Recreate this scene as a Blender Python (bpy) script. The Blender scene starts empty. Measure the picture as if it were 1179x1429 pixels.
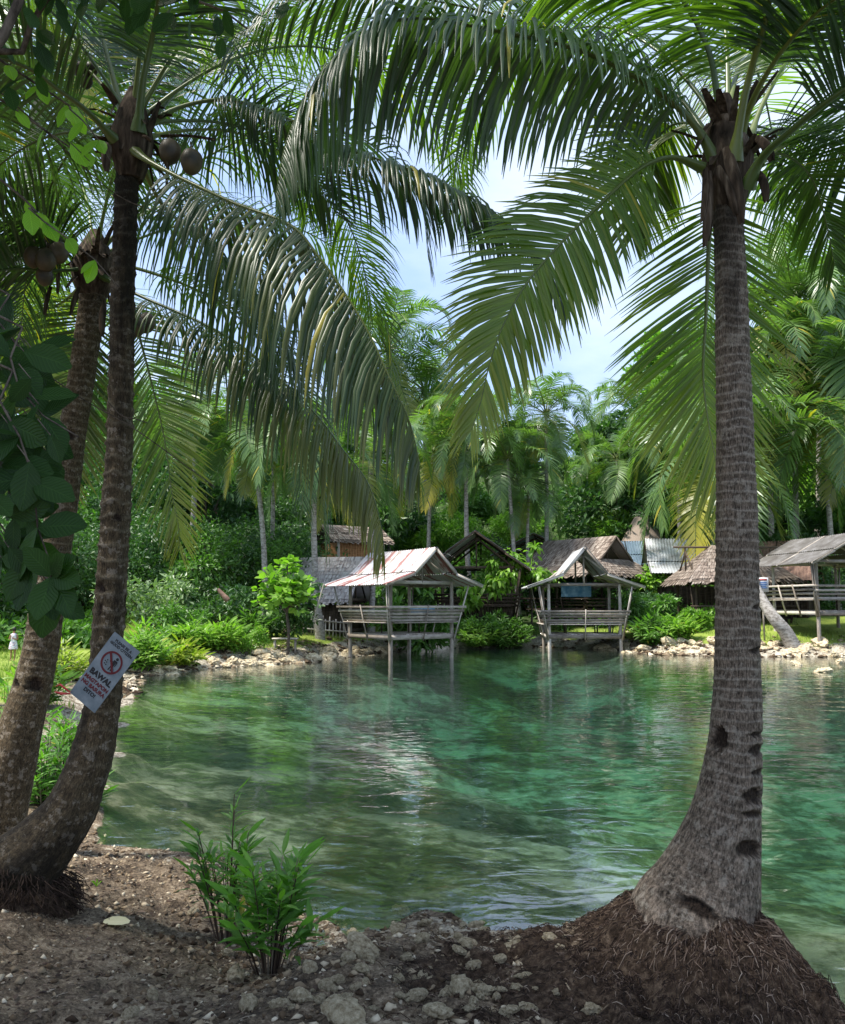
import bpy, math, random
import numpy as np
from mathutils import Vector, Matrix, Euler

# ------------------------------------------------------------------ camera, sky, sun, exposure
SC = bpy.context.scene
COL = SC.collection
F = 1180.0; PITCH = math.radians(6.2); EYE = 2.2
cam_d = bpy.data.cameras.new('camera'); cam = bpy.data.objects.new('camera', cam_d); COL.objects.link(cam)
cam_d.sensor_fit = 'HORIZONTAL'; cam_d.sensor_width = 36; cam_d.lens = 36 * F / 1179.0
cam_d.clip_start = 0.05; cam_d.clip_end = 3000
cam.location = (0, 0, EYE); cam.rotation_euler = (math.pi / 2 + PITCH, 0, 0)
SC.camera = cam
SUN_EL = math.radians(62); SUN_AZ = math.radians(-104)      # azimuth from +Y, negative = left
sd = Vector((math.sin(SUN_AZ) * math.cos(SUN_EL), math.cos(SUN_AZ) * math.cos(SUN_EL), math.sin(SUN_EL)))
ld = bpy.data.lights.new('sun', 'SUN'); lo = bpy.data.objects.new('sun', ld); COL.objects.link(lo)
ld.energy = 3.1; ld.angle = math.radians(8); ld.color = (1.0, 0.95, 0.86)
lo.rotation_euler = (-sd).to_track_quat('-Z', 'Y').to_euler()
W = bpy.data.worlds.new('World'); SC.world = W; W.use_nodes = True
wn = W.node_tree; wn.nodes.clear()
def nd(t, typ, **kw):
    n = t.nodes.new(typ)
    for k, v in kw.items():
        if k.startswith('_'): setattr(n, k[1:], v)
        else: n.inputs[k.replace('__', ' ')].default_value = v
    return n
sky = nd(wn, 'ShaderNodeTexSky', _sky_type='NISHITA', _sun_disc=False, _sun_elevation=SUN_EL, _sun_rotation=SUN_AZ, _air_density=1.0, _dust_density=1.0, _ozone_density=1.6)
tc = nd(wn, 'ShaderNodeTexCoord'); mp = nd(wn, 'ShaderNodeMapping'); mp.inputs['Scale'].default_value = (1.6, 1.6, 4.0); mp.inputs['Location'].default_value = (0.35, 0.2, 0.1)
nz = nd(wn, 'ShaderNodeTexNoise', Scale=1.6, Detail=7.0, Roughness=0.55)
rp = nd(wn, 'ShaderNodeValToRGB'); rp.color_ramp.elements[0].position = 0.38; rp.color_ramp.elements[1].position = 0.62
mx = nd(wn, 'ShaderNodeMix', _data_type='RGBA'); mx.inputs['Factor'].default_value = 0.85
m2 = nd(wn, 'ShaderNodeMix', _data_type='RGBA'); m2.inputs['A'].default_value = (1.45, 2.0, 3.2, 1); m2.inputs['B'].default_value = (2.55, 2.9, 3.45, 1)
bg = nd(wn, 'ShaderNodeBackground', Strength=0.14); out = nd(wn, 'ShaderNodeOutputWorld')
L = wn.links.new
L(tc.outputs['Generated'], mp.inputs['Vector']); L(mp.outputs['Vector'], nz.inputs['Vector']); L(nz.outputs['Fac'], rp.inputs['Fac'])
L(rp.outputs['Color'], m2.inputs['Factor']); L(m2.outputs['Result'], mx.inputs['B']); L(sky.outputs['Color'], mx.inputs['A'])
L(mx.outputs['Result'], bg.inputs['Color']); L(bg.outputs['Background'], out.inputs['Surface'])
SC.view_settings.view_transform = 'Standard'; SC.view_settings.look = 'None'
SC.view_settings.exposure = 1.5; SC.view_settings.gamma = 1.0
SC.render.engine = 'CYCLES'
cy = SC.cycles
cy.max_bounces = 8; cy.diffuse_bounces = 3; cy.glossy_bounces = 3; cy.transmission_bounces = 4; cy.transparent_max_bounces = 8
cy.caustics_reflective = False; cy.caustics_refractive = False; cy.use_denoising = True
cy.sample_clamp_indirect = 6.0

# ------------------------------------------------------------------ helpers
rng = np.random.default_rng(7); R = random.Random(11)
cp, sp = math.cos(PITCH), math.sin(PITCH)
def P(px, py, Y):
    """point of the place that stands at distance Y along the view axis"""
    u = (px - 589.5) / F; v = (714.5 - py) / F
    s = Y / (cp - v * sp)
    return np.array([u * s, Y, EYE + (sp + v * cp) * s])
def nrm(v):
    v = np.asarray(v, float); n = np.linalg.norm(v, axis=-1, keepdims=True); return v / np.maximum(n, 1e-9)
def empty(name, loc, rz=0.0):
    o = bpy.data.objects.new(name, None); COL.objects.link(o); o.location = tuple(loc); o.rotation_euler = (0, 0, rz); o.empty_display_size = 0.2
    return o
def tag(o, label=None, cat=None, group=None, kind=None):
    if label: o['label'] = label
    if cat: o['category'] = cat
    if group: o['group'] = group
    if kind: o['kind'] = kind
    return o
def copy_tree(o, parent=None):
    c = o.copy(); COL.objects.link(c)
    if parent is not None: c.parent = parent
    for ch in list(KIDS.get(o.name, [])):
        k = copy_tree(ch, c); KIDS.setdefault(c.name, []).append(k)
    return c
KIDS = {}
class MB:
    def __init__(s): s.V = []; s.Q = []; s.Fm = []; s.U = []; s.C = []; s.n = 0
    def add(s, V, faces, mi=0, UV=None, C=(0.5, 0, 0, 1)):
        V = np.asarray(V, float).reshape(-1, 3); n = len(V)
        faces = np.asarray(faces, int)
        s.V.append(V); s.Q.append(faces + s.n); s.Fm.append(mi)
        s.U.append(np.zeros((n, 2)) if UV is None else np.asarray(UV, float).reshape(-1, 2))
        C = np.asarray(C, float); s.C.append(np.tile(C, (n, 1)) if C.ndim == 1 else C)
        s.n += n
    def build(s, name, mats, parent=None, smooth=True, loc=None):
        me = bpy.data.meshes.new(name)
        V = np.concatenate(s.V); me.vertices.add(len(V))
        o_loc = np.zeros(3) if loc is None else np.asarray(loc, float)
        me.vertices.foreach_set('co', (V - o_loc).astype(np.float32).ravel())
        tot = sum(q.size for q in s.Q); nf = sum(len(q) for q in s.Q)
        me.loops.add(tot); me.polygons.add(nf)
        li = np.concatenate([q.ravel() for q in s.Q]); me.loops.foreach_set('vertex_index', li.astype(np.int32))
        lt = np.concatenate([np.full(len(q), q.shape[1]) for q in s.Q]); ls = np.concatenate([[0], np.cumsum(lt)[:-1]])
        me.polygons.foreach_set('loop_start', ls.astype(np.int32))
        mi = np.concatenate([np.full(len(q), m) for q, m in zip(s.Q, s.Fm)])
        if not isinstance(mats, (list, tuple)): mats = [mats]
        for m in mats: me.materials.append(m)
        me.polygons.foreach_set('material_index', mi.astype(np.int32))
        me.polygons.foreach_set('use_smooth', np.full(nf, smooth))
        U = np.concatenate(s.U); uvl = me.uv_layers.new(name='UVMap'); uvl.data.foreach_set('uv', U[li].astype(np.float32).ravel())
        C = np.concatenate(s.C); ca = me.color_attributes.new('var', 'FLOAT_COLOR', 'POINT'); ca.data.foreach_set('color', C.astype(np.float32).ravel())
        me.update(calc_edges=True); me.validate()
        o = bpy.data.objects.new(name, me); COL.objects.link(o)
        if parent is not None:
            o.parent = parent; KIDS.setdefault(parent.name, []).append(o)
        if loc is not None: o.location = tuple(o_loc)
        return o
    def beam(s, a, b, w, h, mi=0, up=(0, 0, 1), var=None):
        a = np.asarray(a, float); b = np.asarray(b, float); t = nrm(b - a); up = np.asarray(up, float)
        if abs(np.dot(t, nrm(up))) > 0.95: up = np.array([0.0, 1.0, 0.0])
        x = nrm(np.cross(t, up)); z = np.cross(x, t)
        V = [p + x * i * w / 2 + z * j * h / 2 for p in (a, b) for (i, j) in ((-1, -1), (1, -1), (1, 1), (-1, 1))]
        Fq = [(0, 1, 2, 3), (7, 6, 5, 4), (0, 4, 5, 1), (1, 5, 6, 2), (2, 6, 7, 3), (3, 7, 4, 0)]
        ln = np.linalg.norm(b - a); r = R.random() if var is None else var
        UV = [(q + r * 7, p * ln) for p in (0, 1) for q in (0, .25, .5, .75)]
        s.add(V, Fq, mi, UV, (r, 0, 0, 1))
    def tube(s, pts, rad, seg=8, mi=0, var=None, cap=True, flat=1.0):
        pts = np.asarray(pts, float); n = len(pts); rad = np.full(n, rad) if np.isscalar(rad) else np.asarray(rad, float)
        T = nrm(np.gradient(pts, axis=0)); up = np.array([0, 0, 1.0]) if abs(T[0][2]) < 0.9 else np.array([0, 1.0, 0])
        V = []; UV = []; x = nrm(np.cross(T[0], up)); ln = 0
        for i in range(n):
            x = nrm(x - T[i] * np.dot(x, T[i])); z = np.cross(x, T[i])
            if i: ln += np.linalg.norm(pts[i] - pts[i - 1])
            for k in range(seg):
                a = 2 * math.pi * k / seg; V.append(pts[i] + rad[i] * (x * math.cos(a) + z * math.sin(a) * flat)); UV.append((k / seg, ln))
        Fq = [(i * seg + k, i * seg + (k + 1) % seg, (i + 1) * seg + (k + 1) % seg, (i + 1) * seg + k) for i in range(n - 1) for k in range(seg)]
        r = R.random() if var is None else var
        s.add(V, Fq, mi, UV, (r, 0, 0, 1))
        if cap:
            for e, i in ((0, 0), (1, n - 1)):
                ring = [V[i * seg + k] for k in range(seg)]; c = [pts[i]]
                s.add(ring + c, [(((k + 1) % seg), k, seg) if e == 0 else (k, (k + 1) % seg, seg) for k in range(seg)], mi, None, (r, 0, 0, 1))
def catmull(pts, n):
    pts = np.asarray(pts, float); k = len(pts)
    ext = np.vstack([2 * pts[0] - pts[1], pts, 2 * pts[-1] - pts[-2]])
    t = np.linspace(0, k - 1 - 1e-6, n); i = t.astype(int); u = (t - i)[:, None]
    p0, p1, p2, p3 = ext[i], ext[i + 1], ext[i + 2], ext[i + 3]
    return 0.5 * (2 * p1 + (p2 - p0) * u + (2 * p0 - 5 * p1 + 4 * p2 - p3) * u ** 2 + (3 * p1 - p0 - 3 * p2 + p3) * u ** 3)
def evenly(pts, n):
    q = catmull(pts, 200); d = np.concatenate([[0], np.cumsum(np.linalg.norm(np.diff(q[:, :3], axis=0), axis=1))])
    t = np.linspace(0, d[-1], n); return np.stack([np.interp(t, d, q[:, j]) for j in range(q.shape[1])], 1), d[-1]

# value noise on numpy arrays
_tab = rng.random((64, 64, 64))
def vnoise(x, y, z=0.0):
    x = np.asarray(x, float); y = np.asarray(y, float); z = np.zeros_like(x) + z
    i, j, k = np.floor(x).astype(int), np.floor(y).astype(int), np.floor(z).astype(int)
    u, v, w = x - i, y - j, z - k; u = u * u * (3 - 2 * u); v = v * v * (3 - 2 * v); w = w * w * (3 - 2 * w)
    g = lambda a, b, c: _tab[(i + a) % 64, (j + b) % 64, (k + c) % 64]
    return ((g(0, 0, 0) * (1 - u) + g(1, 0, 0) * u) * (1 - v) + (g(0, 1, 0) * (1 - u) + g(1, 1, 0) * u) * v) * (1 - w) + \
           ((g(0, 0, 1) * (1 - u) + g(1, 0, 1) * u) * (1 - v) + (g(0, 1, 1) * (1 - u) + g(1, 1, 1) * u) * v) * w
def fbm(x, y, z=0.0, o=4):
    s = 0; a = 0.5
    for q in range(o): s = s + a * vnoise(x * 2 ** q + 13 * q, y * 2 ** q + 7 * q, np.asarray(z) * 2 ** q); a *= 0.5
    return s

# ------------------------------------------------------------------ materials
def mat(name):
    m = bpy.data.materials.new(name); m.use_nodes = True; t = m.node_tree; t.nodes.clear()
    o = t.nodes.new('ShaderNodeOutputMaterial'); return m, t, o
def ramp(t, fac, stops):
    r = t.nodes.new('ShaderNodeValToRGB'); e = r.color_ramp.elements
    while len(e) > 1: e.remove(e[-1])
    e[0].position = stops[0][0]; e[0].color = (*stops[0][1], 1)
    for p, c in stops[1:]:
        q = e.new(p); q.color = (*c, 1)
    t.links.new(fac, r.inputs['Fac']); return r.outputs['Color']
def noise(t, vec, scale, detail=4, rough=0.55, dist=0.0):
    n = nd(t, 'ShaderNodeTexNoise', Scale=scale, Detail=detail, Roughness=rough, Distortion=dist)
    if vec is not None: t.links.new(vec, n.inputs['Vector'])
    return n.outputs['Fac']
def mapping(t, src, scale):
    m = t.nodes.new('ShaderNodeMapping'); m.inputs['Scale'].default_value = scale; t.links.new(src, m.inputs['Vector']); return m.outputs['Vector']
def mixc(t, fac, a, b, mode='MIX'):
    m = nd(t, 'ShaderNodeMix', _data_type='RGBA', _blend_type=mode)
    for s, x in (('Factor', fac), ('A', a), ('B', b)):
        if isinstance(x, (int, float)): m.inputs[s].default_value = x
        elif isinstance(x, tuple): m.inputs[s].default_value = (*x, 1)
        else: t.links.new(x, m.inputs[s])
    return m.outputs['Result']
def math_(t, op, a, b=0.0, c=None):
    m = nd(t, 'ShaderNodeMath', _operation=op)
    for i, x in enumerate((a, b, c)):
        if x is None: continue
        if isinstance(x, (int, float)): m.inputs[i].default_value = x
        else: t.links.new(x, m.inputs[i])
    return m.outputs[0]
def bump(t, h, strength, dist):
    b = nd(t, 'ShaderNodeBump', Strength=strength, Distance=dist); t.links.new(h, b.inputs['Height']); return b.outputs['Normal']
def coords(t): return t.nodes.new('ShaderNodeTexCoord')
def varattr(t):
    a = t.nodes.new('ShaderNodeAttribute'); a.attribute_name = 'var'; s = t.nodes.new('ShaderNodeSeparateColor'); t.links.new(a.outputs['Color'], s.inputs['Color']); return s.outputs
def leafmat(name, dark, light, old=(0.42, 0.36, 0.05), trans=0.42, rough=0.42, veins=False, tint=(0.9, 1.25, 0.35), gloss=0.5):
    m, t, o = mat(name); v = varattr(t); c = coords(t)
    big = noise(t, c.outputs['Object'], 1.3, 2)
    f = math_(t, 'ADD', math_(t, 'MULTIPLY', v[0], 0.75), math_(t, 'MULTIPLY_ADD', big, 0.7, -0.22))
    col = mixc(t, f, dark, light); col = mixc(t, v[1], col, old)
    bn = None
    if veins:
        uv = t.nodes.new('ShaderNodeUVMap'); sx = t.nodes.new('ShaderNodeSeparateXYZ'); t.links.new(uv.outputs['UV'], sx.inputs[0])
        au = math_(t, 'ABSOLUTE', sx.outputs[0]); ph = math_(t, 'SUBTRACT', math_(t, 'MULTIPLY', sx.outputs[1], 11.0), math_(t, 'MULTIPLY', au, 3.0))
        fr = math_(t, 'ABSOLUTE', math_(t, 'SUBTRACT', math_(t, 'FRACT', ph), 0.5))
        side = math_(t, 'GREATER_THAN', fr, 0.44); mid = math_(t, 'LESS_THAN', au, 0.035); vv = math_(t, 'MAXIMUM', side, mid)
        col = mixc(t, math_(t, 'MULTIPLY', vv, 0.22), col, tuple(min(1, x * 2.2 + 0.02) for x in light))
        bn = bump(t, math_(t, 'SUBTRACT', fr, vv), 0.5, 0.004)
    p = nd(t, 'ShaderNodeBsdfPrincipled', Roughness=rough); p.inputs['Specular IOR Level'].default_value = gloss
    t.links.new(col, p.inputs['Base Color'])
    tr = t.nodes.new('ShaderNodeBsdfTranslucent'); t.links.new(mixc(t, 1.0, col, tint, 'MULTIPLY'), tr.inputs['Color'])
    if bn: t.links.new(bn, p.inputs['Normal'])
    mx = nd(t, 'ShaderNodeMixShader', Fac=trans); t.links.new(p.outputs[0], mx.inputs[1]); t.links.new(tr.outputs[0], mx.inputs[2]); t.links.new(mx.outputs[0], o.inputs['Surface'])
    return m
def solid(name, fcol, rough=0.8, spec=0.3, bumps=None, metal=0.0):
    m, t, o = mat(name); c = coords(t); p = nd(t, 'ShaderNodeBsdfPrincipled', Roughness=rough, Metallic=metal); p.inputs['Specular IOR Level'].default_value = spec
    col = fcol(t, c); 
    if isinstance(col, tuple): p.inputs['Base Color'].default_value = (*col, 1)
    else: t.links.new(col, p.inputs['Base Color'])
    if bumps: t.links.new(bumps(t, c), p.inputs['Normal'])
    t.links.new(p.outputs[0], o.inputs['Surface']); return m
M = {}
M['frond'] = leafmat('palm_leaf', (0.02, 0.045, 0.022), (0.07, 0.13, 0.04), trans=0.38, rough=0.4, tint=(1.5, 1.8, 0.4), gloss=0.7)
M['frond_lit'] = leafmat('palm_leaf_lit', (0.05, 0.11, 0.02), (0.17, 0.26, 0.04), trans=0.5, rough=0.35, tint=(1.4, 1.7, 0.35), gloss=0.6)  # brighter copy of the palm leaf, backlit glow put into its colour
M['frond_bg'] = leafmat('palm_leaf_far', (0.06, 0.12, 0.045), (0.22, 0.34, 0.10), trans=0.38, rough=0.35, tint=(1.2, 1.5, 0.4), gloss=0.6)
M['leaf_dark'] = leafmat('jungle_leaf', (0.025, 0.075, 0.025), (0.10, 0.2, 0.05), trans=0.32, rough=0.45)
M['leaf_mid'] = leafmat('jungle_leaf_mid', (0.05, 0.13, 0.025), (0.16, 0.32, 0.05), trans=0.36)
M['leaf_lime'] = leafmat('young_leaf', (0.09, 0.22, 0.025), (0.3, 0.48, 0.07), trans=0.42)
M['leaf_pale'] = leafmat('pale_leaf', (0.13, 0.21, 0.10), (0.32, 0.42, 0.2), trans=0.35)
M['leaf_yellow'] = leafmat('yellow_leaf', (0.16, 0.24, 0.02), (0.36, 0.42, 0.05), trans=0.45)
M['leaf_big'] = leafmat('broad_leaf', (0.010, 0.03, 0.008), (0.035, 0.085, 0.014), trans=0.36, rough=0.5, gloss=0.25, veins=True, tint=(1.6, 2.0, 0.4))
M['leaf_big_lime'] = leafmat('broad_leaf_young', (0.13, 0.32, 0.02), (0.26, 0.46, 0.04), trans=0.5, rough=0.4, veins=True, tint=(1.6, 1.9, 0.4))
M['leaf_ginger'] = leafmat('lance_leaf', (0.04, 0.12, 0.02), (0.16, 0.36, 0.05), trans=0.42, rough=0.38, veins=True, tint=(1.3, 1.6, 0.4))
def c_rachis(t, c): v = varattr(t); return ramp(t, v[0], [(0, (0.04, 0.075, 0.012)), (1, (0.13, 0.155, 0.025))])
M['rachis'] = solid('frond_stalk', c_rachis, 0.4, 0.5)
def c_fib(t, c): return ramp(t, noise(t, mapping(t, c.outputs['Object'], (30, 30, 4)), 1.0, 4), [(0.3, (0.015, 0.011, 0.008)), (0.55, (0.07, 0.05, 0.035)), (0.8, (0.2, 0.16, 0.12))])
M['fibre'] = solid('palm_fibre', c_fib, 0.9, 0.1, lambda t, c: bump(t, noise(t, mapping(t, c.outputs['Object'], (40, 40, 5)), 1.0, 4), 1.0, 0.01))
def trunkmat(name, a, b, ringc):
    m, t, o = mat(name); v = varattr(t); uv = t.nodes.new('ShaderNodeUVMap').outputs['UV']; c = coords(t)
    st = noise(t, mapping(t, uv, (13, 6, 1)), 2.0, 5, 0.75); fine = noise(t, mapping(t, uv, (16, 13, 1)), 3.0, 4, 0.8); med = noise(t, mapping(t, uv, (3, 3.5, 1)), 2.0, 4, 0.7)
    spots = noise(t, mapping(t, c.outputs['Object'], (9, 9, 9)), 2.2, 5, 0.7)
    col = ramp(t, math_(t, 'MULTIPLY_ADD', fine, 0.5, math_(t, 'MULTIPLY_ADD', st, 0.4, math_(t, 'MULTIPLY', med, 0.15))), [(0.43, a), (0.53, tuple(x * .6 + y * .4 for x, y in zip(a, b))), (0.62, b)])
    rf = math_(t, 'MULTIPLY', v[0], math_(t, 'MULTIPLY_ADD', fine, 2.6, -0.75)); col = mixc(t, math_(t, 'MINIMUM', math_(t, 'MAXIMUM', rf, 0.0), 1.0), col, ringc)
    lich = ramp(t, spots, [(0.55, (0, 0, 0)), (0.6, (1, 1, 1))]); col = mixc(t, math_(t, 'MULTIPLY', lich, math_(t, 'MULTIPLY', fine, 1.0)), col, (0.5, 0.43, 0.34))
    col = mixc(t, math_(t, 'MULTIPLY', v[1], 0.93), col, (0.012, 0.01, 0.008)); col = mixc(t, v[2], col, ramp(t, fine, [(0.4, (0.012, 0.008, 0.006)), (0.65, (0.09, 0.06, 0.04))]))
    p = nd(t, 'ShaderNodeBsdfPrincipled', Roughness=0.85); p.inputs['Specular IOR Level'].default_value = 0.2; t.links.new(col, p.inputs['Base Color'])
    h = math_(t, 'ADD', st, math_(t, 'MULTIPLY', fine, 0.8)); t.links.new(bump(t, h, 1.0, 0.03), p.inputs['Normal']); t.links.new(p.outputs[0], o.inputs['Surface']); return m
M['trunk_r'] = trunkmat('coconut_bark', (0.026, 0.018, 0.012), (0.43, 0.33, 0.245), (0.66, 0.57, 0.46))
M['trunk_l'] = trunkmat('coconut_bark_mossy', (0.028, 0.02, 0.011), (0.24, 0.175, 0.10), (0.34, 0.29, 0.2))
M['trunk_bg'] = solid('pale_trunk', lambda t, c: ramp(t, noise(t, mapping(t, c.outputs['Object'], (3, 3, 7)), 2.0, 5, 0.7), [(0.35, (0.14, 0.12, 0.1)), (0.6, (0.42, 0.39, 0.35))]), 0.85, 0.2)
M['bark'] = solid('tree_bark', lambda t, c: ramp(t, noise(t, mapping(t, c.outputs['Object'], (12, 12, 3)), 2.0, 5, 0.7), [(0.35, (0.03, 0.023, 0.018)), (0.65, (0.16, 0.13, 0.1))]), 0.9, 0.1)
M['coconut'] = solid('coconut_husk', lambda t, c: ramp(t, noise(t, c.outputs['Object'], 7, 4), [(0.35, (0.025, 0.02, 0.01)), (0.65, (0.10, 0.07, 0.035))]), 0.5, 0.4)
M['coconut_red'] = solid('red_coconut', lambda t, c: ramp(t, noise(t, c.outputs['Object'], 7, 4), [(0.35, (0.13, 0.05, 0.02)), (0.65, (0.35, 0.16, 0.06))]), 0.5, 0.4)
def c_wood(t, c):
    v = varattr(t); uv = t.nodes.new('ShaderNodeUVMap').outputs['UV']
    n = noise(t, mapping(t, uv, (9, 1.6, 1)), 2.0, 5, 0.7); n2 = noise(t, mapping(t, c.outputs['Object'], (1, 1, 1)), 3.0, 4)
    k = math_(t, 'ADD', math_(t, 'MULTIPLY', n, 0.55), math_(t, 'MULTIPLY_ADD', v[0], 0.28, math_(t, 'MULTIPLY', n2, 0.3)))
    return ramp(t, k, [(0.3, (0.07, 0.055, 0.04)), (0.52, (0.31, 0.265, 0.22)), (0.78, (0.68, 0.62, 0.54))])
M['wood'] = solid('weathered_wood', c_wood, 0.85, 0.2)
def c_wood2(t, c):
    v = varattr(t); n = noise(t, mapping(t, c.outputs['Object'], (2, 2, 8)), 2.0, 4)
    return ramp(t, math_(t, 'MULTIPLY_ADD', n, 0.7, math_(t, 'MULTIPLY', v[0], 0.3)), [(0.3, (0.02, 0.014, 0.01)), (0.7, (0.11, 0.08, 0.055))])
M['darkwood'] = solid('dark_wood', c_wood2, 0.85, 0.2)
M['tanwall'] = solid('tan_board', lambda t, c: ramp(t, noise(t, mapping(t, c.outputs['Object'], (2, 2, 6)), 2.0, 4), [(0.3, (0.28, 0.13, 0.05)), (0.7, (0.48, 0.26, 0.12))]), 0.8, 0.2)
def c_tin(t, c):
    uv = t.nodes.new('ShaderNodeUVMap').outputs['UV']; sx = t.nodes.new('ShaderNodeSeparateXYZ'); t.links.new(uv, sx.inputs[0])
    band = noise(t, mapping(t, uv, (2.2, 0.12, 1)), 1.0, 2, 0.5); fl = noise(t, mapping(t, uv, (6, 1.2, 1)), 2.0, 6, 0.75)
    f = math_(t, 'ADD', math_(t, 'MULTIPLY', band, 0.8), math_(t, 'MULTIPLY', fl, 0.42))
    return ramp(t, f, [(0.40, (0.58, 0.58, 0.58)), (0.62, (0.46, 0.44, 0.44)), (0.66, (0.25, 0.10, 0.09)), (0.74, (0.18, 0.06, 0.055)), (0.80, (0.08, 0.035, 0.03))])
M['tin_rust'] = solid('rusty_tin', c_tin, 0.5, 0.4)
M['tin'] = solid('grey_tin', lambda t, c: ramp(t, noise(t, mapping(t, c.outputs['Object'], (1, 1, 1)), 1.5, 6, 0.7), [(0.3, (0.2, 0.19, 0.18)), (0.5, (0.42, 0.43, 0.44)), (0.7, (0.58, 0.6, 0.62))]), 0.4, 0.5)
M['tin_dark'] = solid('dull_tin', lambda t, c: ramp(t, noise(t, mapping(t, c.outputs['Object'], (1, 1, 1)), 1.5, 6, 0.7), [(0.3, (0.05, 0.04, 0.033)), (0.5, (0.11, 0.10, 0.09)), (0.7, (0.2, 0.19, 0.185))]), 0.5, 0.4)
M['tin_pale'] = solid('pale_blue_tin', lambda t, c: ramp(t, noise(t, mapping(t, c.outputs['Object'], (1, 1, 1)), 1.5, 6, 0.7), [(0.3, (0.4, 0.5, 0.56)), (0.7, (0.66, 0.74, 0.78))]), 0.4, 0.5)
M['tin_brown'] = solid('rusted_brown_tin', lambda t, c: ramp(t, noise(t, mapping(t, c.outputs['Object'], (1, 1, 1)), 2.5, 6, 0.7), [(0.3, (0.07, 0.035, 0.025)), (0.6, (0.3, 0.18, 0.13)), (0.8, (0.5, 0.44, 0.4))]), 0.6, 0.3)
def thatchmat(name, a, b, cc):
    def f(t, c):
        v = varattr(t); n = noise(t, mapping(t, c.outputs['Object'], (9, 9, 9)), 2.0, 4, 0.7)
        return ramp(t, math_(t, 'ADD', math_(t, 'MULTIPLY', v[0], 0.6), math_(t, 'MULTIPLY', n, 0.4)), [(0.15, a), (0.5, b), (0.85, cc)])
    return solid(name, f, 0.9, 0.1)
M['thatch'] = thatchmat('nipa_thatch', (0.07, 0.05, 0.04), (0.24, 0.19, 0.155), (0.45, 0.39, 0.33))
M['thatch_pale'] = thatchmat('pale_nipa_thatch', (0.22, 0.18, 0.17), (0.45, 0.4, 0.38), (0.66, 0.62, 0.6))
M['white'] = solid('white_cloth', lambda t, c: ramp(t, noise(t, c.outputs['Object'], 3, 3), [(0.3, (0.55, 0.54, 0.54)), (0.7, (0.72, 0.71, 0.7))]), 0.8)
M['blue'] = solid('blue_tarp', lambda t, c: ramp(t, noise(t, c.outputs['Object'], 4, 4), [(0.35, (0.08, 0.25, 0.4)), (0.65, (0.3, 0.5, 0.6))]), 0.6)
M['red'] = solid('red_plastic', lambda t, c: (0.4, 0.03, 0.03), 0.5)
M['rock'] = solid('limestone', lambda t, c: ramp(t, math_(t, 'MULTIPLY_ADD', noise(t, c.outputs['Object'], 2.6, 6, 0.75), 0.75, math_(t, 'MULTIPLY', varattr(t)[0], 0.25)), [(0.36, (0.09, 0.06, 0.035)), (0.45, (0.44, 0.35, 0.22)), (0.6, (0.78, 0.68, 0.48))]), 0.9, 0.15,
                  lambda t, c: bump(t, noise(t, c.outputs['Object'], 16, 6, 0.7), 1.0, 0.03))
M['pebble'] = solid('pebble_stone', lambda t, c: ramp(t, varattr(t)[0], [(0, (0.035, 0.022, 0.014)), (0.45, (0.13, 0.09, 0.055)), (0.8, (0.34, 0.27, 0.18)), (1, (0.66, 0.58, 0.44))]), 0.9, 0.15)
M['root'] = solid('fine_roots', lambda t, c: ramp(t, varattr(t)[0], [(0, (0.016, 0.010, 0.008)), (0.6, (0.07, 0.045, 0.032)), (0.9, (0.17, 0.12, 0.09)), (1, (0.3, 0.24, 0.19))]), 0.85, 0.15)
M['rootmound'] = solid('root_mass', lambda t, c: ramp(t, noise(t, mapping(t, c.outputs['Object'], (1, 1, 1)), 24, 6, 0.75), [(0.35, (0.014, 0.009, 0.006)), (0.52, (0.075, 0.05, 0.034)), (0.68, (0.2, 0.145, 0.1))]), 0.9, 0.1,
                       lambda t, c: bump(t, noise(t, c.outputs['Object'], 30, 6, 0.8), 1.0, 0.03))
M['litter'] = solid('leaf_litter', lambda t, c: ramp(t, varattr(t)[0], [(0, (0.02, 0.013, 0.01)), (0.4, (0.08, 0.05, 0.035)), (0.75, (0.17, 0.125, 0.09)), (1, (0.34, 0.29, 0.22))]), 0.8, 0.2)
M['grass'] = leafmat('grass_blade', (0.09, 0.17, 0.02), (0.26, 0.34, 0.05), trans=0.3)

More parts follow.
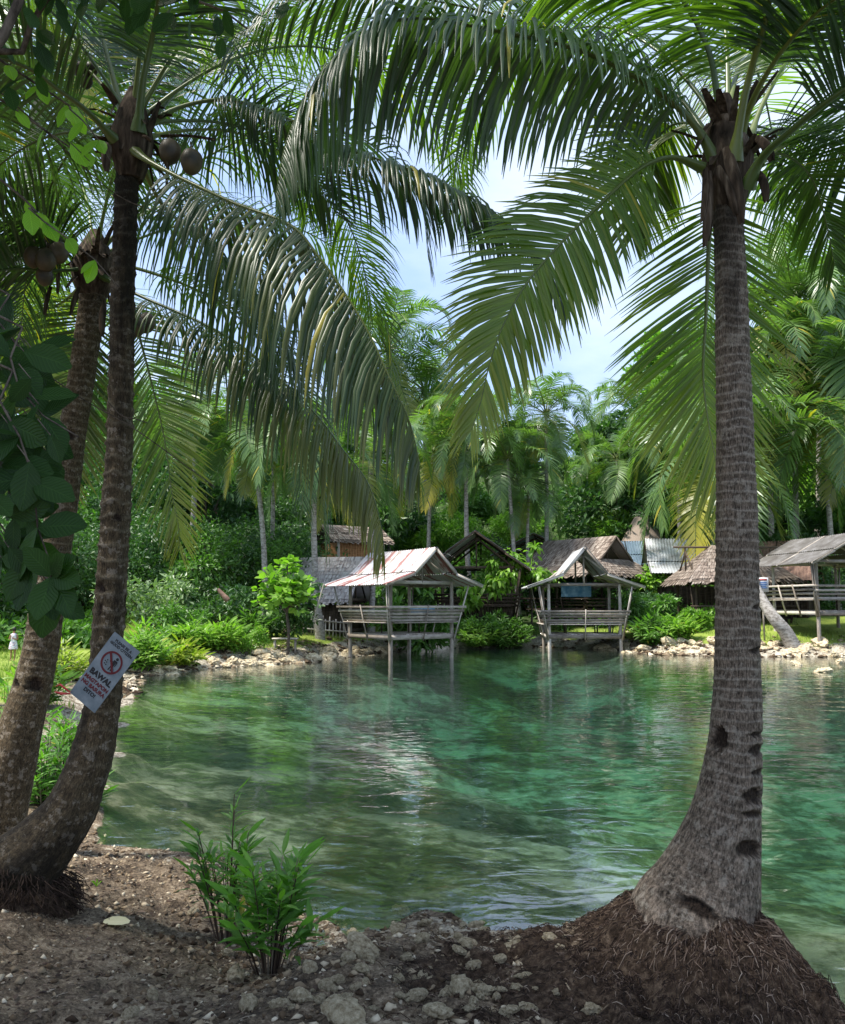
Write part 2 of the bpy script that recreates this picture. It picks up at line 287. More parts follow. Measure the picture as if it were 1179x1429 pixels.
# ground: mask r = grass, g = pale limestone, b = under water
def groundmat():
    m, t, o = mat('ground'); v = varattr(t); c = coords(t); oc = c.outputs['Object']
    n1 = noise(t, oc, 1.4, 4); n2 = noise(t, oc, 11, 6, 0.72, 0.4); n3 = noise(t, oc, 55, 5, 0.75)
    k = math_(t, 'ADD', math_(t, 'MULTIPLY', n1, 0.3), math_(t, 'ADD', math_(t, 'MULTIPLY', n2, 0.4), math_(t, 'MULTIPLY', n3, 0.4)))
    soil = ramp(t, k, [(0.44, (0.02, 0.013, 0.008)), (0.52, (0.105, 0.075, 0.048)), (0.59, (0.24, 0.18, 0.12)), (0.66, (0.44, 0.36, 0.25))])
    lime = ramp(t, k, [(0.44, (0.03, 0.023, 0.015)), (0.51, (0.18, 0.15, 0.105)), (0.58, (0.48, 0.43, 0.34))])
    gr = ramp(t, k, [(0.38, (0.07, 0.12, 0.015)), (0.55, (0.2, 0.27, 0.04)), (0.72, (0.36, 0.38, 0.1))])
    bed = ramp(t, math_(t, 'ADD', math_(t, 'MULTIPLY', noise(t, oc, 0.55, 5, 0.6), 0.6), math_(t, 'MULTIPLY', noise(t, oc, 3.0, 5, 0.7), 0.42)), [(0.42, (0.02, 0.02, 0.012)), (0.5, (0.11, 0.115, 0.065)), (0.58, (0.42, 0.41, 0.3))])
    br = lambda x: math_(t, 'MULTIPLY_ADD', n2, 1.4, math_(t, 'ADD', x, -0.7))
    lf = ramp(t, math_(t, 'ADD', v[1], math_(t, 'MULTIPLY_ADD', n2, 1.2, -0.6)), [(0.4, (0, 0, 0)), (0.55, (1, 1, 1))])
    gf = ramp(t, math_(t, 'ADD', v[0], math_(t, 'MULTIPLY_ADD', n1, 1.0, -0.5)), [(0.4, (0, 0, 0)), (0.6, (1, 1, 1))])
    col = mixc(t, lf, soil, lime); col = mixc(t, gf, col, gr); col = mixc(t, v[2], col, bed)
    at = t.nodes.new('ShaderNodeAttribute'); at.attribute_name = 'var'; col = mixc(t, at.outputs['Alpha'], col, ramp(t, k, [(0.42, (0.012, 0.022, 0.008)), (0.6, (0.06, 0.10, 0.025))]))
    p = nd(t, 'ShaderNodeBsdfPrincipled', Roughness=0.85); p.inputs['Specular IOR Level'].default_value = 0.25; t.links.new(col, p.inputs['Base Color'])
    t.links.new(bump(t, k, 1.0, 0.05), p.inputs['Normal']); t.links.new(p.outputs[0], o.inputs['Surface']); return m
M['ground'] = groundmat()
def watermat():
    m, t, o = mat('lagoon_water'); c = coords(t); oc = c.outputs['Object']
    w1 = noise(t, mapping(t, oc, (0.8, 1.15, 1)), 2.0, 2, 0.5, 0.9); w2 = noise(t, mapping(t, oc, (1.0, 1.5, 1)), 5.0, 3, 0.55, 0.6); big = noise(t, oc, 0.22, 2)
    amp = math_(t, 'MULTIPLY_ADD', big, 1.6, -0.25)
    h = math_(t, 'ADD', math_(t, 'MULTIPLY', w1, 1.0), math_(t, 'MULTIPLY', math_(t, 'MULTIPLY', w2, 0.28), amp))
    bn = bump(t, h, 1.0, 0.015)
    gl = nd(t, 'ShaderNodeBsdfGlossy', Roughness=0.0); gl.inputs['Color'].default_value = (1, 1, 1, 1); t.links.new(bn, gl.inputs['Normal'])
    fr = nd(t, 'ShaderNodeFresnel', IOR=1.9); t.links.new(bn, fr.inputs['Normal'])
    tr = t.nodes.new('ShaderNodeBsdfTransparent'); tr.inputs['Color'].default_value = (1, 1, 1, 1)
    df = t.nodes.new('ShaderNodeBsdfDiffuse')
    cl = ramp(t, noise(t, mapping(t, oc, (0.7, 1, 1)), 0.5, 4, 0.6, 1.0), [(0.35, (0.06, 0.13, 0.10)), (0.65, (0.085, 0.165, 0.125))]); t.links.new(cl, df.inputs['Color'])
    mx = nd(t, 'ShaderNodeMixShader', Fac=0.10); t.links.new(tr.outputs[0], mx.inputs[1]); t.links.new(df.outputs[0], mx.inputs[2])
    m2 = t.nodes.new('ShaderNodeMixShader'); t.links.new(fr.outputs[0], m2.inputs['Fac']); t.links.new(mx.outputs[0], m2.inputs[1]); t.links.new(gl.outputs[0], m2.inputs[2]); t.links.new(m2.outputs[0], o.inputs['Surface'])
    va = nd(t, 'ShaderNodeVolumeAbsorption', Density=0.27); va.inputs['Color'].default_value = (0.42, 0.80, 0.73, 1); t.links.new(va.outputs[0], o.inputs['Volume'])
    return m
M['water'] = watermat()

# ------------------------------------------------------------------ ground
SHORE = np.array([(-8.8, 25.9), (-6.9, 30.2), (-4.4, 32.4), (-3.1, 35.8), (-1.5, 39.5), (1.8, 42.4), (6.0, 43.7), (9.0, 41.5), (10.4, 37.2), (13, 36.2), (17.6, 35.4), (30, 33), (60, 30), (60, -6), (3.2, -6),
                  (2.5, 0.5), (2.25, 2.6), (2.0, 3.5), (1.86, 4.1), (1.55, 4.65), (1.2, 4.85), (0.95, 4.78), (0.72, 4.72), (0.45, 5.0), (0.0, 5.3), (-0.45, 5.75), (-0.75, 6.2), (-1.2, 6.9), (-1.7, 7.6), (-2.4, 7.9), (-3.0, 8.0), (-3.6, 9.6), (-4.4, 12), (-6.1, 17.2), (-7.6, 22)])
def sdist(x, y):
    """signed distance to the shore, positive on land"""
    p = np.stack([x, y], -1); A = SHORE; B = np.roll(SHORE, -1, 0)
    d = np.full(x.shape, 1e9); ins = np.zeros(x.shape, bool)
    for a, b in zip(A, B):
        ab = b - a; t = np.clip(((p - a) @ ab) / (ab @ ab), 0, 1); q = a + t[..., None] * ab
        d = np.minimum(d, np.hypot(p[..., 0] - q[..., 0], p[..., 1] - q[..., 1]))
        cr = ((a[1] > p[..., 1]) != (b[1] > p[..., 1])); den = b[1] - a[1] if b[1] != a[1] else 1e-9
        ins ^= cr & (p[..., 0] < (b[0] - a[0]) * (p[..., 1] - a[1]) / den + a[0])
    return np.where(ins, -d, d)
def sm(a, b, x): t = np.clip((x - a) / (b - a), 0, 1); return t * t * (3 - 2 * t)
def height(x, y, full=False):
    x = np.asarray(x, float); y = np.asarray(y, float)
    s = sdist(x, y); near = 1 - sm(9, 14, y)
    jag = (fbm(x * 1.4, y * 1.4, 3.3) - 0.47) * (0.5 * near + 1.8 * (1 - near)) * np.clip(np.hypot(x, y - 2) / 5, 0.35, 1)
    s = s + jag
    wd = 0.32 + 2.6 * (1 - sm(-1.2, 0.1, x)) * near + 1.2 * (1 - near)
    top = 0.54 * near + 0.4 * (1 - near)
    land = 0.02 + top * sm(0, 1, s / wd) + np.clip(s, 0, 12) * 0.012 * near + (1 - near) * np.clip(s - 0.6, 0, 8) * 0.14 * sm(18, 28, y) * (1 - .93 * sm(8.2, 11, -x) * (1 - sm(33, 40, y)))
    land = land + 0.13 * np.exp(-(((x - 1.25) / 0.55) ** 2 + ((y - 4.2) / 0.5) ** 2)) * sm(0, 0.3, s) - 0.0
    land = land - 0.09 * np.exp(-(((x - 0.05) / 0.5) ** 2 + ((y - 4.75) / 0.35) ** 2)) * sm(0, 0.3, s)
    land = land + (fbm(x * 1.3, y * 1.3, 1.0) - 0.47) * 0.12 + ((fbm(x * 5, y * 5, 2.0) - 0.47) * 0.10 + (fbm(x * 17, y * 17, 6.0) - 0.47) * 0.05) * near * sm(0, .3, s)
    hill = sm(50, 110, y + 0.12 * np.abs(x)) * 17 + sm(46, 60, y) * 1.2 + sm(14, 60, -x - 4) * 5 * sm(34, 55, y) + sm(24, 60, x) * 8 * sm(20, 60, y)
    land = land + hill * (0.8 + 0.4 * fbm(x / 14, y / 14, 5))
    dp = 1.9 * (1 - np.exp(-np.clip(-s, 0, 99) / 2.2)) * (0.75 + 0.5 * fbm(x / 3, y / 3, 9))
    dp = dp * (0.45 + 0.55 * sm(3, 9, -s))
    wat = 0.02 - dp + (fbm(x * 0.9, y * 0.9, 4) - 0.47) * 0.2 * sm(1, 4, -s) - 0.1 * sm(0, .6, -s)
    z = np.where(s > 0, land, np.where(s < 0, wat, 0.02))
    return (z, s) if full else z
def gz(x, y): return float(height(np.array([x]), np.array([y]))[0])
xs = np.concatenate([-np.geomspace(400, 5.2, 95), np.arange(-5.1, 2.6, 0.026), np.geomspace(2.65, 400, 110)])
ys = np.concatenate([np.arange(-6, 1.6, 0.4), np.arange(1.8, 9.5, 0.026), np.geomspace(9.6, 500, 190)])
X, Yg = np.meshgrid(xs, ys); Z, S = height(X, Yg, True)
near = 1 - sm(9, 14, Yg)
grass = sm(0.8, 2.0, S) * (1 - near) * (1 - sm(46, 51, Yg + 3 * (fbm(X / 3, Yg / 3) - .5))) * sm(12, 20, Yg) * (1 - 0.0 * X)
lime = np.clip((1 - sm(0.6, 2.6, S)) * (1 - near) * 1.0 + near * (0.05 + 0.10 * np.exp(-((X + 0.3) / 1.1) ** 2) + 0.3 * (1 - sm(0.2, 1.6, S)) * (1 - sm(0.3, 0.8, X))), 0, 1)
lime = lime * (1 - sm(46, 50, Yg)) * (1 - .5 * (1 - sm(20, 26, Yg)) * (1 - near)) * (1 - 0.9 * near * sm(0.55, 0.9, X))
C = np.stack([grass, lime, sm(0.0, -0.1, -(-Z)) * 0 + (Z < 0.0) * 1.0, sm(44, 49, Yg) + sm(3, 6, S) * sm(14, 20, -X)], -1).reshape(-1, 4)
mb = MB(); ny, nx = X.shape; idx = np.arange(nx * ny).reshape(ny, nx)
mb.add(np.stack([X, Yg, Z], -1).reshape(-1, 3), np.stack([idx[:-1, :-1], idx[:-1, 1:], idx[1:, 1:], idx[1:, :-1]], -1).reshape(-1, 4), 0, None, C)
tag(mb.build('ground', M['ground']), 'brown soil bank, limestone shore and grassy far bank round the lagoon', None, None, 'structure')
mb = MB(); x0, x1, y0, y1, zb = -14, 62, -5.5, 47, -5.0
mb.add([(x0, y0, 0), (x1, y0, 0), (x1, y1, 0), (x0, y1, 0), (x0, y0, zb), (x1, y0, zb), (x1, y1, zb), (x0, y1, zb)],
       [(0, 1, 2, 3), (7, 6, 5, 4), (0, 4, 5, 1), (1, 5, 6, 2), (2, 6, 7, 3), (3, 7, 4, 0)])
tag(mb.build('water', M['water'], smooth=False), 'clear green rippled lagoon water between the banks', None, None, 'structure')

# ------------------------------------------------------------------ palm fronds
dscale = 0.45
def frond(mb, pts, lmax, n=75, out_dir=None, roll=0.0, droop=0.35, seg=4, width=0.028, r0=0.02, t0=0.16, vee=14, a0=78, a1=28, age=0.0, agetip=0.0, rnd=0.12, fold=True, mi=0, mr=1, seed=0, miss=0.02, tipl=0.35, fc=0.0):
    rr = random.Random(seed * 31 + 5); q, ln = evenly(pts, 60); T = nrm(np.gradient(q, axis=0))
    if out_dir is None: out_dir = q[-1] - q[0]
    h = np.array([out_dir[0], out_dir[1], 0.0]); h = nrm(h if np.linalg.norm(h) > 1e-3 else np.array([1.0, 0, 0]))
    S0 = np.array([-h[1], h[0], 0.0]); ra = math.radians(roll)
    rad = r0 * (1 - 0.88 * np.linspace(0, 1, 60) ** 0.7); rad[:6] *= np.linspace(1.9, 1, 6)
    mb.tube(q, rad, 7, mr, var=rr.random(), flat=0.75)
    base = rr.random() * 0.5 + 0.1
    ts = np.linspace(t0, 1.0, n); down = np.array([0, 0, -1.0]); prof = [0.55, 1.0, 0.95, 0.7, 0.08] if seg == 4 else ([0.6, 1.0, 0.6, 0.06] if seg == 3 else [0.6, 0.9, 0.1])
    V = []; Fq = []; UV = []; Cc = []; nv = 0
    for i, t in enumerate(ts):
        for sg in (-1, 1):
            if rr.random() < miss + (0.5 if vnoise(i * .21 + seed, sg * 3.0 + 5) < .12 else 0): continue
            tt = min(1.0, max(0.0, t + rr.uniform(-.3, .3) / n)); k = tt * 59; a = int(min(k, 58)); u = k - a
            p = q[a] * (1 - u) + q[a + 1] * u; Tn = nrm(T[a] * (1 - u) + T[a + 1] * u)
            S = nrm(S0 - Tn * np.dot(S0, Tn)); N = np.cross(Tn, S)
            if fc:
                vw = np.array([0, 0, EYE]) - p; vw = nrm(vw - Tn * np.dot(vw, Tn)); N = nrm(N * (1 - fc) + vw * fc * (1 if np.dot(N, vw) > -0.2 else -1)); N = nrm(N - Tn * np.dot(N, Tn)); S = np.cross(N, Tn)
            if ra: S, N = S * math.cos(ra) + N * math.sin(ra), N * math.cos(ra) - S * math.sin(ra)
            s01 = (t - t0) / (1 - t0); L_ = lmax * (0.5 + 0.5 * math.sin(min(1, s01 * 2.6) * math.pi / 2)) * (1 - (1 - tipl) * max(0, (s01 - 0.45) / 0.55) ** 1.5) * rr.uniform(0.88, 1.08)
            al = math.radians(a0 + (a1 - a0) * s01 ** 1.2 + rr.gauss(0, 3)); vg = math.radians(vee + rr.gauss(0, 5))
            d = nrm(Tn * math.cos(al) + (S * sg * math.cos(vg) + N * math.sin(vg)) * math.sin(al))
            g = droop * dscale * (0.75 + 0.5 * rr.random()); st = L_ / seg; c0 = min(1, max(0, base + rr.gauss(0, rnd))); ag = min(1, max(0, age + agetip * s01 ** 2 + rr.gauss(0, 0.05) * (age + agetip > 0)))
            kink = rr.random() < 0.07; dead = rr.random() < 0.008; ag = 0.95 if dead else ag; wv = rr.uniform(.65, 1.15)
            for j in range(seg + 1):
                w = Tn - d * np.dot(Tn, d); w = nrm(w + 0.18 * np.cross(d, N) * sg); hw = wv * width * prof[j] * 0.5 * (L_ / lmax) ** 0.5
                nn = np.cross(d, w)
                if nn[2] < 0: nn = -nn
                agj = min(1, ag + (0.25 * (j / seg) ** 3 if ag > 0.05 else 0))
                if fold: V += [p - w * hw, p + nn * hw * 0.55, p + w * hw]; UV += [(-1, j / seg), (0, j / seg), (1, j / seg)]; Cc += [(c0, agj, 0, 1)] * 3
                else: V += [p - w * hw, p + w * hw]; UV += [(-1, j / seg), (1, j / seg)]; Cc += [(c0, agj, 0, 1)] * 2
                p = p + d * st; d = nrm(d + down * g * (0.6 + 0.5 * j) * (2.5 if kink and j == 1 else 1))
            m = 3 if fold else 2
            for j in range(seg):
                for e in range(m - 1): b = nv + j * m + e; Fq.append((b, b + 1, b + m + 1, b + m))
            nv += m * (seg + 1)
    mb.add(V, Fq, mi, UV, np.array(Cc))
def arch(c, az, el, length, droop=1.0, n=9):
    """frond spine that leaves point c at azimuth az and elevation el and bends down"""
    a = math.radians(az); e = math.radians(el); p = np.array(c, float); pts = [p.copy()]; st = length / (n - 1)
    for k in range(n - 1):
        p = p + st * np.array([math.sin(a) * math.cos(e), math.cos(a) * math.cos(e), math.sin(e)]); pts.append(p.copy())
        e -= math.radians(droop * (7 + 5 * k) * (0.4 + 0.6 * math.cos(e) if e < 0 else 1.0)) ; e = max(e, math.radians(-86))
    return pts
def pxs(lst): return [P(a, b, c) for a, b, c in lst]
def trunk_mesh(ctrl, mats, parent, spacing=0.055, segs=40, ds=0.011, notches=(), dark=None, ringamp=0.006, lump=0.02, name='trunk'):
    """ctrl: (px, py, Y, width px)"""
    pts = np.array([np.append(P(a, b, Y), w * Y / F / 2 * 1.03) for a, b, Y, w in ctrl])
    q, ln = evenly(pts, int(np.linalg.norm(pts[0, :3] - pts[-1, :3]) / ds)); n = len(q); c = q[:, :3]; r = q[:, 3]
    T = nrm(np.gradient(c, axis=0)); s = np.linspace(0, ln, n); x = np.array([1.0, 0, 0]); an = np.linspace(0, 2 * math.pi, segs + 1)
    Xf = nrm(x - T * (T @ x)[:, None]); Yf = np.cross(T, Xf)
    Sg, A = np.meshgrid(s, an, indexing='ij')
    jit = (vnoise(np.cos(A) * 1.5 + 5, np.sin(A) * 1.5 + 5, Sg * 3) - 0.5) * 0.7
    spv = spacing * (0.8 + 0.4 * vnoise(Sg * 1.3, Sg * 0 + 3.0)); ph = Sg / spacing + jit + 0.8 * vnoise(Sg * 2, Sg * 0 + 1.0); fr = ph - np.floor(ph)
    flare = np.clip(1 - s / (0.22 * ln), 0, 1)[:, None]
    prof = np.exp(-(fr / 0.14) ** 2) + 0.7 * np.exp(-((1 - fr) / 0.08) ** 2)
    strength = (0.25 + 0.75 * sm(0.12, 0.4, Sg / ln)) * (0.6 + 0.8 * vnoise(np.floor(ph) * 1.7, np.cos(A) + 3))
    rad = r[:, None] + ringamp * (prof - 0.3) * strength + lump * (fbm(np.cos(A) * 1.2 + 9, np.sin(A) * 1.2 + 9, Sg * 2.2) - 0.47) + 0.006 * (vnoise(A * 6, Sg * 9) - 0.5) + flare * 0.02 * (vnoise(A * 5.1, Sg * 3) - 0.5)
    nm = np.zeros_like(rad)
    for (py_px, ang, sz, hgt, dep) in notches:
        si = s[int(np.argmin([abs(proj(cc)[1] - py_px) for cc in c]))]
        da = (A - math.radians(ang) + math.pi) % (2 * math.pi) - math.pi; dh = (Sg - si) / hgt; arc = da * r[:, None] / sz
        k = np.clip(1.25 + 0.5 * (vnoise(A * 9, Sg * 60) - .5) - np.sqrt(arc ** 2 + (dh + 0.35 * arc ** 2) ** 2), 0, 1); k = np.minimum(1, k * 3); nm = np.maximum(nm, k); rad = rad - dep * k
    V = c[:, None, :] + rad[..., None] * (Xf[:, None, :] * np.cos(A)[..., None] + Yf[:, None, :] * np.sin(A)[..., None])
    dk = np.zeros_like(rad)
    if dark is not None: dk = dark(Sg / ln, A)
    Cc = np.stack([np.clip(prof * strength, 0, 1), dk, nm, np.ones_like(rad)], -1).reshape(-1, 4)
    UV = np.stack([A / (2 * math.pi) * 2.0, Sg], -1).reshape(-1, 2); idx = np.arange(V.shape[0] * V.shape[1]).reshape(V.shape[:2])
    mb = MB(); mb.add(V.reshape(-1, 3), np.stack([idx[:-1, :-1], idx[:-1, 1:], idx[1:, 1:], idx[1:, :-1]], -1).reshape(-1, 4), 0, UV, Cc)
    return mb.build(name, mats, parent, loc=None)
def proj(p):
    x, y, z = p[0], p[1], p[2] - EYE; d = y * cp + z * sp; return (589.5 + F * x / d, 714.5 - F * (z * cp - y * sp) / d)
def rooted(name, base): return empty(name, base)
def attach(o, root):
    """meshes are written in world coordinates: shift them into the root's frame"""
    o.parent = root; o.matrix_parent_inverse = Matrix.Identity(4)
    o.data.transform(Matrix.Translation(-Vector(root.location))); KIDS.setdefault(root.name, [])
    return o
class Thing:
    def __init__(s, name, label, cat, base, group=None): s.r = empty(name, base); tag(s.r, label, cat, group)
    def part(s, name, mb, mats, label=None, smooth=True):
        o = mb.build(name, mats, None, smooth); attach(o, s.r); KIDS[s.r.name].append(o)
        if label: o['label'] = label
        return o
def blade(mb, p, d, L_, w, nn, mi=0, c=(0.5, 0, 0, 1), droop=0.0, k=4, shape=None, cup=0.25):
    """one leaf: k segments, folded along the midrib"""
    p = np.asarray(p, float); d = nrm(d); shape = shape or [0.12, 0.8, 1.0, 0.72, 0.04]; V = []; UV = []
    for j in range(k + 1):
        sdv = np.cross(d, nn); sdv = nrm(sdv if np.linalg.norm(sdv) > 1e-3 else np.array([1.0, 0, 0])); n2 = np.cross(sdv, d); h = w * shape[j] * 0.5
        V += [p - sdv * h + n2 * h * cup, p, p + sdv * h + n2 * h * cup]; UV += [(-1, j / k), (0, j / k), (1, j / k)]
        p = p + d * L_ / k; d = nrm(d + np.array([0, 0, -1]) * droop)
    mb.add(V, [(j * 3 + e, j * 3 + e + 1, j * 3 + e + 4, j * 3 + e + 3) for j in range(k) for e in (0, 1)], mi, UV, c)

# ---- right foreground palm
GP = 'coconut palms framing the view on the near bank'
base = P(962, 1345, 4.15); base[2] = gz(base[0], base[1])
T1 = Thing('coconut_palm', 'tall coconut palm at right of near bank, with swollen leaning base', 'palm', base, GP)
YR = 4.15
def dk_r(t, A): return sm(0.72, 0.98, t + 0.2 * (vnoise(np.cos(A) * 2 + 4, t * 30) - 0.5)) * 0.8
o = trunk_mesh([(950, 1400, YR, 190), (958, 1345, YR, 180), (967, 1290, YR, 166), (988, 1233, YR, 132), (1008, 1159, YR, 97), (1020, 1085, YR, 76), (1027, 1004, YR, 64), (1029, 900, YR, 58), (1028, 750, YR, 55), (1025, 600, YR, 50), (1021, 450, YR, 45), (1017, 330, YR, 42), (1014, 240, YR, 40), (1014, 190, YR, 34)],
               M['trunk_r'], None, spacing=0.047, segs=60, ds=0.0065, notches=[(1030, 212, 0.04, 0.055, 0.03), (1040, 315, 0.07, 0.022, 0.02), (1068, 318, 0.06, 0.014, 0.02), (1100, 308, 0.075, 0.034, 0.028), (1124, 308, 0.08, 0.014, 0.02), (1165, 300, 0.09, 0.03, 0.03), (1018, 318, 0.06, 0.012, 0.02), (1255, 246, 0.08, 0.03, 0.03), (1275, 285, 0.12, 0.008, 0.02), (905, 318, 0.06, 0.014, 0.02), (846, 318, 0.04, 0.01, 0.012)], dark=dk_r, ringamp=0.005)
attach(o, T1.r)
def fib_crown(th, c, r, hang, seed, n=26):
    rr = random.Random(seed); mb = MB()
    pts = [c + np.array([0, 0, -0.28]), c + np.array([0, 0, -0.12]), c, c + np.array([0, 0, 0.2]), c + np.array([0, 0, 0.36])]
    mb.tube(pts, [r * 0.95, r * 1.5, r * 1.7, r * 1.1, r * 0.4], 14, 0)
    for i in range(n):
        a = rr.random() * 6.283; d = np.array([math.cos(a), math.sin(a), 0]); p0 = c + d * r * 1.3 + np.array([0, 0, rr.uniform(-.15, .22)])
        e = rr.uniform(0.2, 1.3); ln = rr.uniform(0.08, 0.24); w = rr.uniform(.012, .035)
        p1 = p0 + ln * (d * math.cos(e) + np.array([0, 0, math.sin(e) * (1 if rr.random() < .6 else -1)]))
        blade(mb, p0, p1 - p0, ln, w * 2, d, 0, (rr.random(), 0, 0, 1), droop=rr.uniform(0, .3), shape=[1, 1, .9, .7, .5])
    th.part('crown_fibre', mb, M['fibre'])
    for (px_, py_, ex, ey, w) in hang:
        mb = MB(); a = P(px_, py_, c[1] - 0.16); b = P(ex, ey, c[1] - 0.2); q = np.linspace(0, 1, 6)
        pts = np.array([a + (b - a) * u + np.array([0, -0.03 * math.sin(u * 3), 0]) for u in q]); V = []
        for k, p in enumerate(pts):
            ww = w * (0.5, .9, 1.0, .95, .8, .35)[k]; V += [p + np.array([-ww, .012, 0]), p + np.array([-ww * .2, -.014, 0]), p + np.array([ww * .5, -.01, 0]), p + np.array([ww, .015, 0])]
        Fq = [(k * 4 + e, k * 4 + e + 1, k * 4 + e + 5, k * 4 + e + 4) for k in range(5) for e in range(3)]
        V2 = [v + np.array([0, .008, 0]) for v in V]; mb.add(V, Fq, 0, None, (rr.random(), 0, 0, 1)); mb.add(V2, [f[::-1] for f in Fq], 0, None, (rr.random(), 0, 0, 1))
        th.part('dead_sheath', mb, M['fibre'])
cR = P(1014, 225, YR)
fib_crown(T1, cR, 0.078, [(1015, 205, 1036, 312, 0.036), (990, 240, 984, 345, 0.024), (1058, 190, 1078, 225, 0.03), (1060, 240, 1070, 282, 0.022), (1003, 232, 1028, 300, 0.02), (985, 235, 980, 310, 0.016)], 3)
def hero(th, lst, matk='frond', **kw):
    mb = MB(); frond(mb, pxs(lst) if len(lst[0]) == 3 and not isinstance(lst[0], np.ndarray) else lst, **kw)
    th.part('frond', mb, [M[matk], M['rachis']])
hero(T1, [(1003, 236, 4.1), (970, 176, 4.05), (915, 125, 4.0), (816, 72, 3.9), (690, 42, 3.8), (575, 25, 3.75), (498, 55, 3.7), (443, 110, 3.7), (402, 190, 3.7), (385, 270, 3.7)], lmax=0.68, n=160, droop=1.0, seed=1, fc=0.18, r0=0.024, width=0.027, vee=-32, a0=88, a1=35, t0=0.13)
hero(T1, [(1000, 215, 4.2), (960, 150, 4.35), (922, 115, 4.5), (868, 81, 4.6), (780, 44, 4.7), (700, 22, 4.8), (610, 2, 4.9), (510, -12, 5.0), (430, 0, 5.1), (360, 40, 5.2)], lmax=0.7, n=140, droop=1.3, seed=2, fc=0.15, r0=0.022, width=0.026, vee=-10, a0=80, a1=35)
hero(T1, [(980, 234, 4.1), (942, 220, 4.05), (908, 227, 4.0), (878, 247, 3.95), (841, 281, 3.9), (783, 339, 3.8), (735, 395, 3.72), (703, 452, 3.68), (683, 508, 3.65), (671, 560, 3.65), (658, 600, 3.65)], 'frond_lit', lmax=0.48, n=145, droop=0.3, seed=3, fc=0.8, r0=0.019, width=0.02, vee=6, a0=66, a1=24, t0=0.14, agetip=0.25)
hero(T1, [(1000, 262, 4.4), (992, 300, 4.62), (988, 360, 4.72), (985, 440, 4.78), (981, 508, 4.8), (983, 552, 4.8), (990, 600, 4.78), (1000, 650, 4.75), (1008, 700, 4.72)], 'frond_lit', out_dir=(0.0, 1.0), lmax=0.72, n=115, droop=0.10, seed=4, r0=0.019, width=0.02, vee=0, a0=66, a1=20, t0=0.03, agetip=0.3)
hero(T1, [(1042, 262, 4.0), (1060, 225, 3.9), (1095, 190, 3.75), (1179, 125, 3.5), (1290, 70, 3.3), (1420, 60, 3.1), (1540, 120, 3.0)], lmax=0.62, n=100, droop=0.35, seed=5, fc=0.3, r0=0.026, t0=0.3, width=0.021)
hero(T1, [(1050, 235, 4.3), (1090, 205, 4.5), (1140, 182, 4.7), (1200, 165, 4.9), (1290, 170, 5.1), (1390, 220, 5.3), (1450, 290, 5.4)], lmax=0.66, n=100, droop=0.4, seed=6, fc=0.3, r0=0.02, t0=0.15, width=0.021)
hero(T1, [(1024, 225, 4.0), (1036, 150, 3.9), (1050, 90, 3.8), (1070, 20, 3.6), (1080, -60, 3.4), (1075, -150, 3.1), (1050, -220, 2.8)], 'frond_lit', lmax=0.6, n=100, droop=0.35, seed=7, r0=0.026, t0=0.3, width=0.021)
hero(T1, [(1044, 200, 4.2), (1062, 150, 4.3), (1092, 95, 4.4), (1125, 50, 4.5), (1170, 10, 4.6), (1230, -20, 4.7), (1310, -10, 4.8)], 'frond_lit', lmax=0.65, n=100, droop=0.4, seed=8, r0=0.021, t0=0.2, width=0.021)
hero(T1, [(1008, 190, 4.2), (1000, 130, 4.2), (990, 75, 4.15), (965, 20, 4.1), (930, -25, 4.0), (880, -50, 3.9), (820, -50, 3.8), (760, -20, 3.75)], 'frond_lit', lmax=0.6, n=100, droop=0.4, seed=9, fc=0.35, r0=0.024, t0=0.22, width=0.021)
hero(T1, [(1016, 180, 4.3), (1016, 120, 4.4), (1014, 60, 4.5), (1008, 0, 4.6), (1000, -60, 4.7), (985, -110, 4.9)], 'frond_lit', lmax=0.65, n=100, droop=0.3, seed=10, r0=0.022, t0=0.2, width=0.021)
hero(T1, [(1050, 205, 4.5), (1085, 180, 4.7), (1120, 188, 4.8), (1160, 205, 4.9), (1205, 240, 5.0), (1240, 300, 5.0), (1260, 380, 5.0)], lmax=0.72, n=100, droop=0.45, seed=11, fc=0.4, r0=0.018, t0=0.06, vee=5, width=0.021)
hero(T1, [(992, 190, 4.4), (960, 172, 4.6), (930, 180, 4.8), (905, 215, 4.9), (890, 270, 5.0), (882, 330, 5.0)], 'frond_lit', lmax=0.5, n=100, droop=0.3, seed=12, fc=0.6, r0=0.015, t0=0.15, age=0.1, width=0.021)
hero(T1, [(1030, 190, 4.1), (1060, 120, 3.9), (1100, 60, 3.7), (1150, 10, 3.5), (1210, -20, 3.3), (1280, -10, 3.1)], lmax=0.6, n=100, droop=0.4, seed=13, r0=0.022, t0=0.3, width=0.021)
hero(T1, [(1040, 225, 4.4), (1090, 215, 4.7), (1130, 245, 4.9), (1150, 300, 5.0), (1165, 370, 5.05)], 'frond_lit', lmax=0.55, n=100, droop=0.25, seed=14, r0=0.016, t0=0.12, width=0.021)
hero(T1, arch(cR + np.array([0, 0, .15]), -35, 62, 3.4, 0.9), 'frond_lit', lmax=0.62, n=100, width=.021, droop=0.7, seed=15)
hero(T1, arch(cR + np.array([0, 0, .15]), 30, 55, 3.4, 0.9), 'frond_lit', lmax=0.62, n=100, width=.021, droop=0.7, seed=16)
